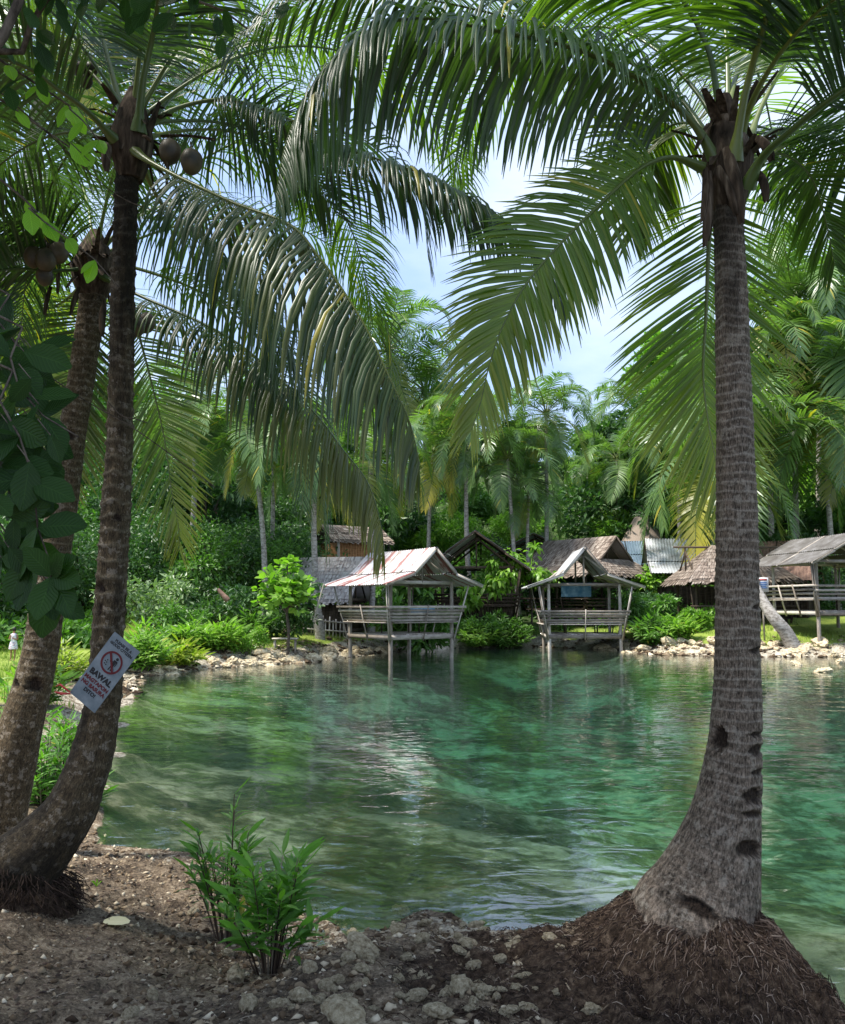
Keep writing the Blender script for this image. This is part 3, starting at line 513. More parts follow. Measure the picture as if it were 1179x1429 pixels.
# root mound below the trunk
def rootmound(th):
    mb = MB(); n = 150; ax = np.linspace(-0.25, 2.1, n); ay = np.linspace(3.0, 4.98, n); GX, GY = np.meshgrid(ax, ay)
    hgt = height(GX, GY); e = ((GX - 1.34) / 0.62) ** 2 + ((GY - 4.06) / 0.72) ** 2; e2 = ((GX - 0.98) / 1.0) ** 2 + ((GY - 4.0) / 1.0) ** 2
    k = np.clip(1.12 - e, -1, 1); off = np.where(k > 0, 0.15 * sm(0, 1, np.clip(k, 0, 1)), -0.05); sh = 0.022 * (1 - 1.3 * e2) + (fbm(GX * 7, GY * 7, 3) - .47) * 0.09
    z = hgt + np.maximum(off + (fbm(GX * 9, GY * 9, 7) - .47) * 0.07 - 0.02, np.minimum(sh, .03)) + (fbm(GX * 26, GY * 26, 2) - .47) * 0.02
    idx = np.arange(n * n).reshape(n, n); mb.add(np.stack([GX, GY, z], -1).reshape(-1, 3), np.stack([idx[:-1, :-1], idx[:-1, 1:], idx[1:, 1:], idx[1:, :-1]], -1).reshape(-1, 4))
    zm = np.maximum(z, hgt); zi = lambda x, y: float(zm[int(np.clip((y - 3.0) / 1.98 * (n - 1), 0, n - 1)), int(np.clip((x + .25) / 2.35 * (n - 1), 0, n - 1))])
    th.part('root_mound', mb, M['rootmound'])
    mb = MB(); rr = random.Random(5); c0 = np.array([1.33, 4.15])
    for i in range(9000):
        a = rr.random() * 6.283; q = math.sqrt(rr.random()) * (1.0 if rr.random() < .8 else 1.25); x = 1.34 + math.cos(a) * 0.66 * q; y = 4.06 + math.sin(a) * 0.78 * q
        if i % 4 == 0: x = .75 + math.cos(a) * .85 * q; y = 3.95 + math.sin(a) * .85 * q
        dr = np.array([x, y]) - c0; an = math.atan2(dr[1], dr[0]) + rr.gauss(0, 0.7); ln = rr.uniform(0.015, 0.055) * (1 + 1.6 * (rr.random() < .06)); pts = []; st = ln / 3; cx, cy_ = x, y; lift = rr.uniform(0.001, 0.014)
        for j in range(4):
            pts.append((cx, cy_, zi(cx, cy_) + lift * (1.2 if j in (1, 2) else 0.1))); cx += math.cos(an) * st; cy_ += math.sin(an) * st; an += rr.gauss(0, .45)
        r_ = rr.uniform(0.0008, 0.0024); mb.tube(pts, [r_, r_, r_ * .8, r_ * .4], 4, 0, var=rr.random() ** 1.6, cap=False)
    for i in range(330):    # cord like roots radiating from the trunk foot
        an = rr.uniform(-3.3, .35) if rr.random() < .8 else rr.random() * 6.28; r1 = rr.uniform(.25, .5); x = 1.34 + math.cos(an) * r1 * .62; y = 4.12 + math.sin(an) * r1 * .72; pts = []
        for j in range(9):
            pts.append((x, y, zi(x, y) + .004 + .006 * math.sin(j * 1.3 + i))); st = rr.uniform(.02, .045); x += math.cos(an) * st; y += math.sin(an) * st; an += rr.gauss(0, .28)
        r_ = rr.uniform(.0018, .0045); mb.tube(pts, np.linspace(r_, r_ * .4, 9), 5, 0, var=rr.uniform(.35, .97), cap=False)
    th.part('fine_roots', mb, M['root'])
rootmound(T1)

# ---- left foreground palms
YA = 5.3
base = P(30, 1235, YA); base[2] = gz(base[0], base[1])
T2 = Thing('coconut_palm', 'dark stained coconut palm at left carrying the grey sign', 'palm', base, GP)
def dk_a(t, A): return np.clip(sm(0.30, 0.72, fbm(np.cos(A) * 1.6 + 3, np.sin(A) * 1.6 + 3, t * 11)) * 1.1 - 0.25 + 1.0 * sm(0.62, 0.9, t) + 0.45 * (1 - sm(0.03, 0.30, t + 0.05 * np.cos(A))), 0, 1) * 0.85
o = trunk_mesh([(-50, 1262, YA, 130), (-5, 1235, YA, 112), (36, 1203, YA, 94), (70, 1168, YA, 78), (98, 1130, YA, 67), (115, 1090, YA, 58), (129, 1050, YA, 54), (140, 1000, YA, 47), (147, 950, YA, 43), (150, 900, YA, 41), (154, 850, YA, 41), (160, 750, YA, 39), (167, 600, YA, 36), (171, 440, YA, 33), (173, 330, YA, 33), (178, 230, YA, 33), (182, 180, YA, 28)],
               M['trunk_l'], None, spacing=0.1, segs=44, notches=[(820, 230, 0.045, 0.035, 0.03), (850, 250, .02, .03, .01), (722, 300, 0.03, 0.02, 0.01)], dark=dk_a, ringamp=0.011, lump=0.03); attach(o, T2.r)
mb = MB(); rr = random.Random(9); bx, by = base[0] - .03, base[1]
for i in range(1500):   # root skirt
    a = rr.random() * 6.283; r0_ = rr.uniform(.2, .36); z0 = gz(bx + .3 * math.cos(a), by + .25 * math.sin(a)) ; p = np.array([bx + r0_ * math.cos(a), by + r0_ * .85 * math.sin(a), z0 + rr.uniform(.0, .17) * (1.3 - 2.5 * abs(r0_ - .26))])
    q = p + np.array([math.cos(a) * .03 + rr.gauss(0, .03), math.sin(a) * .03 + rr.gauss(0, .02), -rr.uniform(.02, .08)]); m_ = (p + q) / 2 + np.array([math.cos(a), math.sin(a), 0]) * .02
    mb.tube([p, m_, q], [.0035, .003, .002], 4, 0, var=rr.random() * .6, cap=False)
T2.part('fine_roots', mb, M['root'])
mb = MB(); n = 40; V = []
for j in range(9):
    f = j / 8 * math.pi / 2
    for i in range(n):
        a = 2 * math.pi * i / n; q = .34 * math.cos(f) * (1 + .25 * (vnoise(math.cos(a) * 2 + 5, math.sin(a) * 2 + 5, j * .6) - .5)); x_, y_ = bx + q * math.cos(a) * 1.05, by + q * .85 * math.sin(a); V.append((x_, y_, gz(x_, y_) - .02 + .21 * math.sin(f) * (.8 + .4 * float(vnoise(x_ * 9, y_ * 9)))))
mb.add(V, [(j * n + i, j * n + (i + 1) % n, (j + 1) * n + (i + 1) % n, (j + 1) * n + i) for j in range(8) for i in range(n)]); T2.part('root_mound', mb, M['rootmound'])
cA = P(184, 195, YA); fib_crown(T2, cA, 0.085, [(200, 190, 212, 198, 0.02), (225, 190, 300, 195, .02), (240, 190, 232, 260, .01), (150, 200, 148, 240, .03)], 7, 34)
hero(T2, [(190, 212, 5.2), (203, 222, 5.1), (237, 241, 5.0), (278, 261, 4.9), (330, 285, 4.8), (405, 314, 4.6), (443, 356, 4.5), (477, 403, 4.45), (511, 458, 4.4), (545, 530, 4.35), (572, 590, 4.35), (585, 645, 4.35)], lmax=0.85, n=145, droop=2.0, seed=21, fc=0.08, r0=0.024, width=0.028, vee=-42, a0=82, a1=30, t0=0.14, agetip=0.1)
hero(T2, [(200, 180, 5.3), (250, 150, 5.4), (320, 140, 5.45), (400, 165, 5.4), (480, 205, 5.3), (520, 220, 5.2), (587, 242, 5.1), (647, 271, 5.0), (689, 297, 5.0), (732, 331, 4.95), (763, 371, 4.9), (785, 420, 4.9)], lmax=0.55, n=150, droop=1.6, seed=22, fc=0.1, r0=0.022, width=0.026, vee=-22, a0=80, a1=28, t0=0.16)
hero(T2, [(192, 185, 5.2), (200, 110, 5.1), (213, 50, 5.0), (222, -10, 4.8), (225, -80, 4.6), (215, -160, 4.3)], lmax=0.7, n=100, droop=0.3, seed=23, r0=0.034, t0=0.3, width=0.021)
hero(T2, [(176, 180, 5.3), (158, 110, 5.4), (142, 50, 5.5), (128, -20, 5.6), (105, -80, 5.8)], lmax=0.7, n=100, droop=0.3, seed=24, r0=0.03, t0=0.25, width=0.021)
hero(T2, [(160, 195, 5.2), (119, 153, 5.0), (81, 125, 4.9), (44, 98, 4.8), (-10, 80, 4.7), (-80, 90, 4.6), (-150, 140, 4.5)], lmax=0.7, n=100, droop=0.4, seed=25, fc=0.35, r0=0.026, t0=0.2, width=0.021)
hero(T2, [(200, 185, 5.5), (235, 140, 5.8), (280, 95, 6.1), (340, 60, 6.3), (410, 50, 6.5), (480, 70, 6.7), (540, 120, 6.8)], lmax=0.75, n=100, droop=0.4, seed=26, fc=0.35, r0=0.024, t0=0.15, width=0.021)
hero(T2, [(205, 192, 5.4), (250, 183, 5.7), (310, 182, 6.0), (370, 200, 6.2), (430, 240, 6.4), (470, 300, 6.5)], lmax=0.75, n=100, droop=0.45, seed=27, fc=0.35, r0=0.022, t0=0.12, width=0.021)
hero(T2, [(165, 205, 5.4), (120, 185, 5.7), (70, 190, 5.9), (20, 215, 6.0), (-30, 260, 6.1), (-70, 330, 6.1)], lmax=0.75, n=100, droop=0.45, seed=28, fc=0.35, r0=0.022, t0=0.1, width=0.021)
hero(T2, [(195, 225, 5.6), (230, 290, 5.9), (280, 330, 6.2), (340, 390, 6.4), (390, 460, 6.5), (420, 540, 6.5)], lmax=0.8, n=100, droop=1.8, seed=29, fc=0.1, r0=0.02, t0=0.1, vee=-35, width=0.021)
for k, (az, el, L_) in enumerate([(-20, 60, 3.6), (20, 62, 3.6), (60, 50, 3.7), (-65, 52, 3.6), (95, 62, 3.8), (-100, 58, 3.4), (-40, 25, 3.6), (35, 30, 3.6), (150, 70, 3.2)]):
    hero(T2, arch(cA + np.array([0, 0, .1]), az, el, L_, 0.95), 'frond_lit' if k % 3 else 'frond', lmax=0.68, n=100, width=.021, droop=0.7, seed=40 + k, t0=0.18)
def nut(th, p, r, m='coconut', el=1.15):
    mb = MB(); n, k = 14, 10; V = []
    for i in range(k + 1):
        f = math.pi * i / k
        for j in range(n):
            a = 2 * math.pi * j / n; w = 1 + 0.05 * math.cos(3 * a); V.append((p[0] + r * w * math.sin(f) * math.cos(a), p[1] + r * w * math.sin(f) * math.sin(a), p[2] + r * el * math.cos(f) * (1 if f < 1.57 else 1.12)))
    mb.add(V, [(i * n + j, i * n + (j + 1) % n, (i + 1) * n + (j + 1) % n, (i + 1) * n + j) for i in range(k) for j in range(n)], 0, None, (R.random(), 0, 0, 1))
    mb.tube([np.array(p) + np.array([0, 0, r * el * .9]), np.array(p) + np.array([-.02, .04, r * el + .07])], .006, 5, 0)
    th.part('coconut', mb, M[m])
for (a, b, Y, r) in [(237, 211, 5.1, .069), (267, 225, 5.08, .07), (113, 98, 5.5, .05), (127, 97, 5.5, .045), (120, 113, 5.5, .045), (196, 215, 5.5, .06)]: nut(T2, P(a, b, Y), r)
YB = 7.4
base = P(2, 1110, YB); base[2] = gz(base[0], base[1])
T3 = Thing('coconut_palm', 'brown ringed coconut palm leaning in from the left edge behind the sign palm', 'palm', base, GP)
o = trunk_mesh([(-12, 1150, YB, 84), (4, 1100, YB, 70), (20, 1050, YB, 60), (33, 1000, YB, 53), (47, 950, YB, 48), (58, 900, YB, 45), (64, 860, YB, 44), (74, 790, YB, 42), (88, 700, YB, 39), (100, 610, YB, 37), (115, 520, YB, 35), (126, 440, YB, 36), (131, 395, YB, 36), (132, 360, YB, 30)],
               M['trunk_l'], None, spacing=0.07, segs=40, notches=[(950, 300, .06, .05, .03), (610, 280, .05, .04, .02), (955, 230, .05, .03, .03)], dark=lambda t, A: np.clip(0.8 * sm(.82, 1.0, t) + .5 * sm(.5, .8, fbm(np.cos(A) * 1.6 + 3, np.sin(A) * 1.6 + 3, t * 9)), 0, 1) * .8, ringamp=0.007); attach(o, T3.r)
cB = P(131, 375, YB); fib_crown(T3, cB, 0.12, [(85, 330, 80, 410, .02), (70, 400, 62, 440, .02), (110, 400, 98, 440, .02), (145, 420, 142, 470, .03)], 8, 40)
hero(T3, [(140, 385, 7.3), (200, 415, 7.1), (280, 450, 6.9), (340, 485, 6.8), (400, 538, 6.7), (444, 582, 6.6), (478, 627, 6.6), (512, 672, 6.55), (531, 730, 6.5), (536, 770, 6.5)], lmax=0.8, n=140, droop=1.8, seed=31, fc=0.08, r0=0.025, width=0.03, vee=-35, a0=80, a1=30, agetip=0.35)
hero(T3, [(140, 390, 7.5), (165, 405, 7.9), (185, 440, 8.1), (200, 490, 8.15), (214, 545, 8.15), (229, 610, 8.1), (239, 680, 8.05), (249, 735, 8.0), (250, 765, 8.0)], 'frond_lit', out_dir=(0.4, 1.0), lmax=0.75, n=105, droop=0.08, seed=32, r0=0.022, width=0.026, vee=0, a0=68, a1=28, t0=0.12, agetip=0.3)
hero(T3, [(125, 395, 7.6), (118, 440, 8.1), (104, 500, 8.3), (88, 570, 8.35), (76, 640, 8.3), (68, 690, 8.2)], out_dir=(-.3, 1), lmax=0.9, n=100, droop=0.12, seed=33, r0=0.022, width=0.027, vee=0, a0=68, a1=30, t0=0.1, agetip=.4)
hero(T3, [(122, 375, 7.3), (70, 378, 7.1), (10, 376, 6.9), (-60, 400, 6.7), (-120, 460, 6.6)], lmax=0.8, n=100, droop=0.4, seed=34, fc=0.4, r0=0.025, width=0.026)
hero(T3, [(122, 365, 7.3), (80, 330, 7.0), (30, 310, 6.8), (-30, 320, 6.6), (-80, 360, 6.5)], lmax=0.8, n=100, droop=0.4, seed=35, fc=0.4, r0=0.025, width=0.026)
hero(T3, [(120, 390, 7.5), (90, 420, 7.9), (50, 440, 8.2), (10, 480, 8.4), (-30, 550, 8.5)], 'frond_lit', lmax=0.85, n=100, droop=0.35, seed=36, r0=0.022, age=.15, width=0.026)
for k, (az, el, L_) in enumerate([(20, 50, 4.2), (60, 35, 4.2), (-30, 55, 4.2), (100, 45, 4.2), (40, 5, 4.0), (75, -10, 3.8), (-60, 20, 4.2), (140, 60, 3.8)]):
    hero(T3, arch(cB + np.array([0, 0, .1]), az, el, L_, 0.9), 'frond', lmax=0.8, n=70, droop=0.8, seed=60 + k, t0=0.15, width=.026)
for (a, b, Y, r) in [(47, 358, 6.9, .08), (64, 362, 6.85, .085), (82, 352, 6.9, .08), (62, 385, 6.9, .07), (74, 340, 7.0, .08), (190, 455, 7.4, .08), (204, 450, 7.5, .08)]: nut(T3, P(a, b, Y), r)

# ------------------------------------------------------------------ sign on the left palm
def textmesh(s, size, align='CENTER', bold=0.02):
    cu = bpy.data.curves.new('t', 'FONT'); cu.body = s; cu.size = size; cu.align_x = align; cu.offset = bold * size; cu.space_character = 1.0; cu.resolution_u = 3
    o = bpy.data.objects.new('t', cu); COL.objects.link(o); bpy.context.view_layer.update()
    me = bpy.data.meshes.new_from_object(o.evaluated_get(bpy.context.evaluated_depsgraph_get())); bpy.data.objects.remove(o); return me
inkb = solid('black_ink', lambda t, c: (0.012, 0.012, 0.015), 0.6); inkr = solid('red_ink', lambda t, c: (0.10, 0.008, 0.012), 0.6)
signm = solid('sign_sheet', lambda t, c: ramp(t, noise(t, c.outputs['Object'], 9, 5, .6), [(0.35, (0.10, 0.135, 0.16)), (0.6, (0.18, 0.215, 0.24)), (0.75, (0.28, 0.31, 0.33))]), 0.45, 0.5)
sc_ = P(146, 938, 5.02); SG = empty('litter_sign', sc_); tag(SG, 'tilted grey no littering sign with black and red letters on the dark palm', 'sign')
SG.rotation_euler = (math.radians(90), math.radians(36.5), math.radians(-6))
SW, SH = 0.198, 0.44
def spart(name, me_or_mb, m, loc=(0, 0, 0)):
    if isinstance(me_or_mb, MB): o = me_or_mb.build(name, m, None, False)
    else: o = bpy.data.objects.new(name, me_or_mb); COL.objects.link(o); me_or_mb.materials.clear(); me_or_mb.materials.append(m)
    o.parent = SG; o.location = loc; KIDS.setdefault(SG.name, []).append(o); return o
mb = MB(); n1, n2 = 12, 24; V = []
for j in range(n2 + 1):
    for i in range(n1 + 1):
        x = (i / n1 - .5) * SW; y = (j / n2 - .5) * SH; V.append((x, y, 0.0))
idx = np.arange((n1 + 1) * (n2 + 1)).reshape(n2 + 1, n1 + 1); Fq = np.stack([idx[:-1, :-1], idx[:-1, 1:], idx[1:, 1:], idx[1:, :-1]], -1).reshape(-1, 4)
mb.add(V, Fq); mb.add([(a, b, c - 0.004) for a, b, c in V], Fq[:, ::-1])
spart('board', mb, signm)
for s, y, sz, ink, bd in [('PLEASE BE A', .178, .023, inkb, .04), ('GOOD CITIZEN', .155, .023, inkb, .04), ('BAWAL', -.052, .046, inkb, .055), ('MAGTAPON', -.09, .0315, inkr, .045), ('NG BASURA', -.123, .0315, inkr, .045), ('DITO!', -.157, .0315, inkb, .045)]:
    spart('lettering', textmesh(s, sz, 'CENTER', bd), ink, (0.0, y, .0015))
def ring(mb, r0_, r1_, z=0, n=48):
    V = [(r * math.cos(2 * math.pi * k / n), r * math.sin(2 * math.pi * k / n), z) for k in range(n) for r in (r0_, r1_)]
    mb.add(V, [(2 * k, 2 * k + 1, (2 * k + 3) % (2 * n), (2 * k + 2) % (2 * n)) for k in range(n)])
mb = MB(); ring(mb, .056, .068); spart('prohibition_ring', mb, inkr, (0, .068, .0015))
def poly(mb, pts, z=0): mb.add([(x, y, z) for x, y in pts], [tuple(range(len(pts)))])
mb = MB(); a = math.radians(132); d = np.array([math.cos(a), math.sin(a)]) * .06; w = np.array([-math.sin(a), math.cos(a)]) * .0065
poly(mb, [tuple(-d - w), tuple(d - w), tuple(d + w), tuple(-d + w)]); spart('prohibition_bar', mb, inkr, (0, .068, .003))
mb = MB()
V = [(.018 + .009 * math.cos(k * .5236), .036 + .009 * math.sin(k * .5236), 0) for k in range(12)]; mb.add(V, [tuple(range(12))])
for pts in ([(.004, .024), (.028, .024), (.032, .018), (.030, -.008), (.026, -.008), (.026, .014), (.024, .014), (.022, -.012), (.006, -.012), (.006, .012), (-.006, .004), (-.016, .006), (-.016, .002), (-.004, -.002), (.004, .006)],):
    poly(mb, pts)
poly(mb, [(.006, -.0125), (.013, -.0125), (.010, -.045), (.003, -.045)]); poly(mb, [(.014, -.0125), (.022, -.0125), (.026, -.042), (.019, -.045)])
for (x, y) in ((-.03, .0), (-.038, -.012), (-.026, -.014), (-.034, -.026), (-.022, -.028)): poly(mb, [(x - .004, y - .003), (x + .003, y - .004), (x + .004, y + .003), (x - .003, y + .004)])
spart('figure_symbol', mb, inkb, (0, .068, .0022))
# ribbon tied to the sign's lower corner
mb = MB(); q = pxs([(98, 966, 5.03), (90, 960, 5.03), (84, 955, 5.05), (78, 958, 5.06)]); mb.tube(q, [.004, .006, .006, .003], 6, 0); q = pxs([(98, 968, 5.04), (86, 968, 5.05), (76, 965, 5.06)]); mb.tube(q, [.004, .009, .003], 6, 0)
tag(mb.build('ribbon', M['red']), 'short red and pink ribbon tied at the lower left corner of the tilted sign', 'ribbon')

# ------------------------------------------------------------------ far palms
PROTO = {}
def far_frond(var):
    if var in PROTO: return PROTO[var]
    el, L_, dr, lm, mk, ag, sw = var; lm *= 1.1
    pts = arch((0, 0, 0), 90, el, L_, dr); pts = [p + np.array([0, sw * (i / 8) ** 2, 0]) for i, p in enumerate(pts)]
    mb = MB(); frond(mb, pts, lmax=lm, n=56, droop=0.7, seg=3, width=0.07, r0=0.035, t0=0.14, vee=12, fold=False, seed=int(el * 7 + sw * 10 + L_ * 3) % 97, rnd=0.2, age=ag, agetip=ag * 1.2)
    o = mb.build('frond', [M[mk], M['rachis']]); PROTO[var] = o.data; bpy.data.objects.remove(o); return PROTO[var]
VR = [(72, 3.6, .9, .75), (55, 4.0, .95, .85), (38, 4.2, 1.0, .9), (20, 4.2, 1.0, .9), (0, 4.0, .95, .9), (-22, 3.7, .9, .85), (-48, 3.2, .7, .8)]
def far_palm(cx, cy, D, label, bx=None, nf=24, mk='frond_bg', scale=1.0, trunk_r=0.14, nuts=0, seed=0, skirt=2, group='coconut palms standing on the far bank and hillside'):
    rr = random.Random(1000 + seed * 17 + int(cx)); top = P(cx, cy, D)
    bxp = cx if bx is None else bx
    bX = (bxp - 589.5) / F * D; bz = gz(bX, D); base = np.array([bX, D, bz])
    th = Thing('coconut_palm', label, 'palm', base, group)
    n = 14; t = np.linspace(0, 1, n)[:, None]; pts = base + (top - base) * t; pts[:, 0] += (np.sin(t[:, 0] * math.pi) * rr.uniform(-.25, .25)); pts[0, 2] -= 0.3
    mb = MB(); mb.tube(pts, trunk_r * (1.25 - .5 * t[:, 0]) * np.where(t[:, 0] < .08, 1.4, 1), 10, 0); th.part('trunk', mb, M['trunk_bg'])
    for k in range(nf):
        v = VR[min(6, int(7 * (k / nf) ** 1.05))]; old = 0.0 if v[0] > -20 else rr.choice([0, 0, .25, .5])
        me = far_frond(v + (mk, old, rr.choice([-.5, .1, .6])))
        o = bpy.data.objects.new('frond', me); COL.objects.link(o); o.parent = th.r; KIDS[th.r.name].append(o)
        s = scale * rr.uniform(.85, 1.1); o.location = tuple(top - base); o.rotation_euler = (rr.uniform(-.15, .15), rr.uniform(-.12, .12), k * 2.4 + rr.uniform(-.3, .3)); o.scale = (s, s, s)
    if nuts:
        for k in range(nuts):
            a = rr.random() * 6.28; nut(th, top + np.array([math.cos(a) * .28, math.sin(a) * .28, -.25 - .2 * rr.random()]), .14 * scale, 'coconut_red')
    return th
FP = [(348, 598, 39, 'pale leaning palm with bare grey trunk behind the left bank', 372, 22, 'frond_bg', .9, .12, 0),
      (382, 612, 45, 'slim palm whose trunk shows just right of the pale leaning palm', 380, 18, 'frond_bg', .9, .12, 0),
      (441, 622, 38, 'straight grey trunked palm between the pale roof and the rusty roofed hut', 449, 22, 'frond_bg', .9, .13, 0),
      (541, 488, 62, 'tallest bright green palm against the sky in the middle distance', 545, 26, 'frond_bg', 1.5, .18, 0),
      (516, 640, 42, 'palm trunk standing behind the tan walled hut under dark hanging fronds', 518, 20, 'frond_bg', .9, .12, 0),
      (592, 545, 66, 'hazy palm crown just right of and below the tallest bright palm', 590, 24, 'frond_bg', 1.4, .17, 0),
      (652, 600, 51, 'palm with a full drooping crown behind the dark gabled hut', 656, 26, 'frond_bg', 1.05, .14, 3),
      (604, 632, 54, 'slanted dark trunked palm left of the dark gabled hut', 598, 20, 'frond_bg', .95, .12, 0),
      (708, 640, 50, 'palm with crooked trunk above the lime green bush by the fence', 722, 20, 'frond_bg', .9, .12, 0),
      (762, 578, 52, 'straight palm with dark fronds against the sky gap above the thatched hut', 762, 24, 'frond_bg', .95, .13, 0),
      (738, 690, 51, 'short young palm with drooping fronds below the straight palm', 740, 16, 'frond_bg', .7, .11, 0),
      (886, 575, 78, 'yellow green palm on the hilltop right of the sky gap', 886, 24, 'frond_bg', 1.4, .17, 0),
      (820, 660, 66, 'small upright palm growing from the bushes on the hillside', 820, 12, 'frond_bg', .8, .1, 0),
      (948, 610, 58, 'hillside palm showing left of the hanging feather frond of the right palm', 950, 22, 'frond_bg', 1.2, .15, 0),
      (1105, 425, 52, 'tall palm crown right of the near right trunk against the sky', 1110, 26, 'frond_bg', 1.8, .16, 0),
      (1150, 560, 48, 'palm crown with silver fronds at the right edge above the open shed', 1165, 24, 'frond_bg', 1.6, .14, 0),
      (1022, 645, 47, 'palm behind the near right trunk with low drooping yellowish fronds', 1040, 24, 'frond_bg', 1.7, .13, 0),
      (1190, 455, 50, 'yellow green palm crown cut by the right edge of the view', 1200, 24, 'frond_bg', 2.0, .16, 0),
      (1075, 520, 50, 'palm crown half hidden behind the tall right trunk', 1078, 24, 'frond_bg', 1.5, .15, 0),
      (271, 556, 42, 'palm with a cluster of reddish coconuts left of the pale leaning palm', 262, 20, 'frond_bg', .95, .14, 9),
      (15, 470, 15, 'yellow green palm at the left edge behind the leaning palm', -60, 22, 'frond_bg', .75, .14, 0),
      (70, 60, 12, 'palm crown high in the top left corner behind the dark stained palm', -110, 24, 'frond_bg', .75, .14, 0),
      (860, 640, 62, 'low palm crown among bushes left of the grey cone roof', 860, 18, 'frond_bg', 1.0, .13, 0),
      (1140, 420, 60, 'distant palm crown behind the tall right edge palms', 1140, 22, 'frond_bg', 1.6, .16, 0)]
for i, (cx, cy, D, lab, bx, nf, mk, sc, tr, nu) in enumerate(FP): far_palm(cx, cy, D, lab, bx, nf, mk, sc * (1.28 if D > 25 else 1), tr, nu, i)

# ------------------------------------------------------------------ leaf clouds, trees, bushes
def cloud(mb, centres, radii, per, size, mi=0, rr=None, aspect=0.5, up=0.3, c_shift=0.0):
    """leaf faces spread through clumps"""
    g = np.random.default_rng(rr); cs = np.asarray(centres, float); k = len(cs); rd = np.asarray(radii, float)
    ci = np.repeat(np.arange(k), per); n = len(ci)
    v = nrm(g.normal(size=(n, 3))); v[:, 2] = np.abs(v[:, 2]) * np.where(g.random(n) < .7, 1, -1)
    p = cs[ci] + v * (rd[ci] * g.random(n) ** .45)[:, None] * np.array([1, 1, .72])
    d = nrm(v + g.normal(size=(n, 3)) * .6 + np.array([0, 0, -.25])); nn = nrm(g.normal(size=(n, 3)) * .7 + v * .5 + np.array([0, 0, up + .6]))
    s = nrm(np.cross(d, nn)); nn = np.cross(s, d); L_ = size * (.6 + .8 * g.random(n))[:, None]; w = L_ * aspect * .5
    V = np.stack([p, p + d * L_ * .5 - s * w + nn * w * .25, p + d * L_ - nn * L_ * .12, p + d * L_ * .5 + s * w + nn * w * .25], 1).reshape(-1, 3)
    b = np.arange(n)[:, None] * 4; Fq = np.concatenate([b + [0, 1, 2], b + [0, 2, 3]])
    cc = np.clip(g.normal(.45, .16, k)[ci] + g.normal(0, .14, n) + c_shift, 0, 1); Cc = np.zeros((n, 4)); Cc[:, 0] = cc; Cc[:, 3] = 1
    mb.add(V, Fq, mi, None, np.repeat(Cc, 4, 0))
TREE = {}
def tree_proto(kind, mk, leaf, seed):
    key = (kind, mk, leaf, seed)
    if key in TREE: return TREE[key]
    rr = random.Random(seed); g = np.random.default_rng(seed)
    H, Rr = {'round': (6.5, 3.0), 'tall': (9, 2.8), 'bush': (1.6, 1.6), 'shrub': (2.6, 1.8), 'wall': (5, 4.2), 'open': (3.2, 1.5)}[kind]
    nc = {'round': 34, 'tall': 34, 'bush': 16, 'shrub': 20, 'wall': 46, 'open': 13}[kind]
    base_h = {'round': .38, 'tall': .4, 'bush': .12, 'shrub': .2, 'wall': .08, 'open': .42}[kind] * H; cs = []; rd = []
    for i in range(nc):
        v = nrm(g.normal(size=3)); q = g.random() ** .33
        cs.append([v[0] * Rr * q, v[1] * Rr * q, base_h + (H - base_h) * (.5 + .5 * v[2] * q)]); rd.append(Rr * rr.uniform(.2, .38))
    mb = MB(); cloud(mb, cs, rd, {'bush': 110, 'shrub': 120, 'open': 90}.get(kind, 190), leaf, 0, seed, aspect=.42)
    tb = MB(); r0_ = H * .022; hub = np.array([rr.uniform(-.2, .2), rr.uniform(-.2, .2), base_h])
    tb.tube([(0, 0, -.3), (rr.uniform(-.1, .1), 0, base_h * .5), hub], [r0_ * 1.3, r0_, r0_ * .8], 8, 0)
    for c in cs[::2]:
        c = np.array(c); m_ = hub + (c - hub) * .5 + np.array([0, 0, .15 * H * .3]); tb.tube([hub + (c - hub) * 0, m_, c], [r0_ * .6, r0_ * .35, r0_ * .12], 5, 0, cap=False)
    a = mb.build('crown', M[mk], None, False); b = tb.build('trunk', M['bark']); r = (a.data, b.data)
    bpy.data.objects.remove(a); bpy.data.objects.remove(b); TREE[key] = r; return r
def put_tree(kind, mk, leaf, seed, x, y, s, name, label, cat, group=None, rz=None, sz=None, dz=0.0):
    cr, tr = tree_proto(kind, mk, leaf, seed); r = empty(name, (x, y, gz(x, y) + dz), R.random() * 6.28 if rz is None else rz); tag(r, label, cat, group)
    r.scale = (s, s, s * (sz or 1))
    for nm, me in (('crown', cr), ('trunk', tr)):
        o = bpy.data.objects.new(nm, me); COL.objects.link(o); o.parent = r; KIDS.setdefault(r.name, []).append(o)
    return r
jr = random.Random(77)
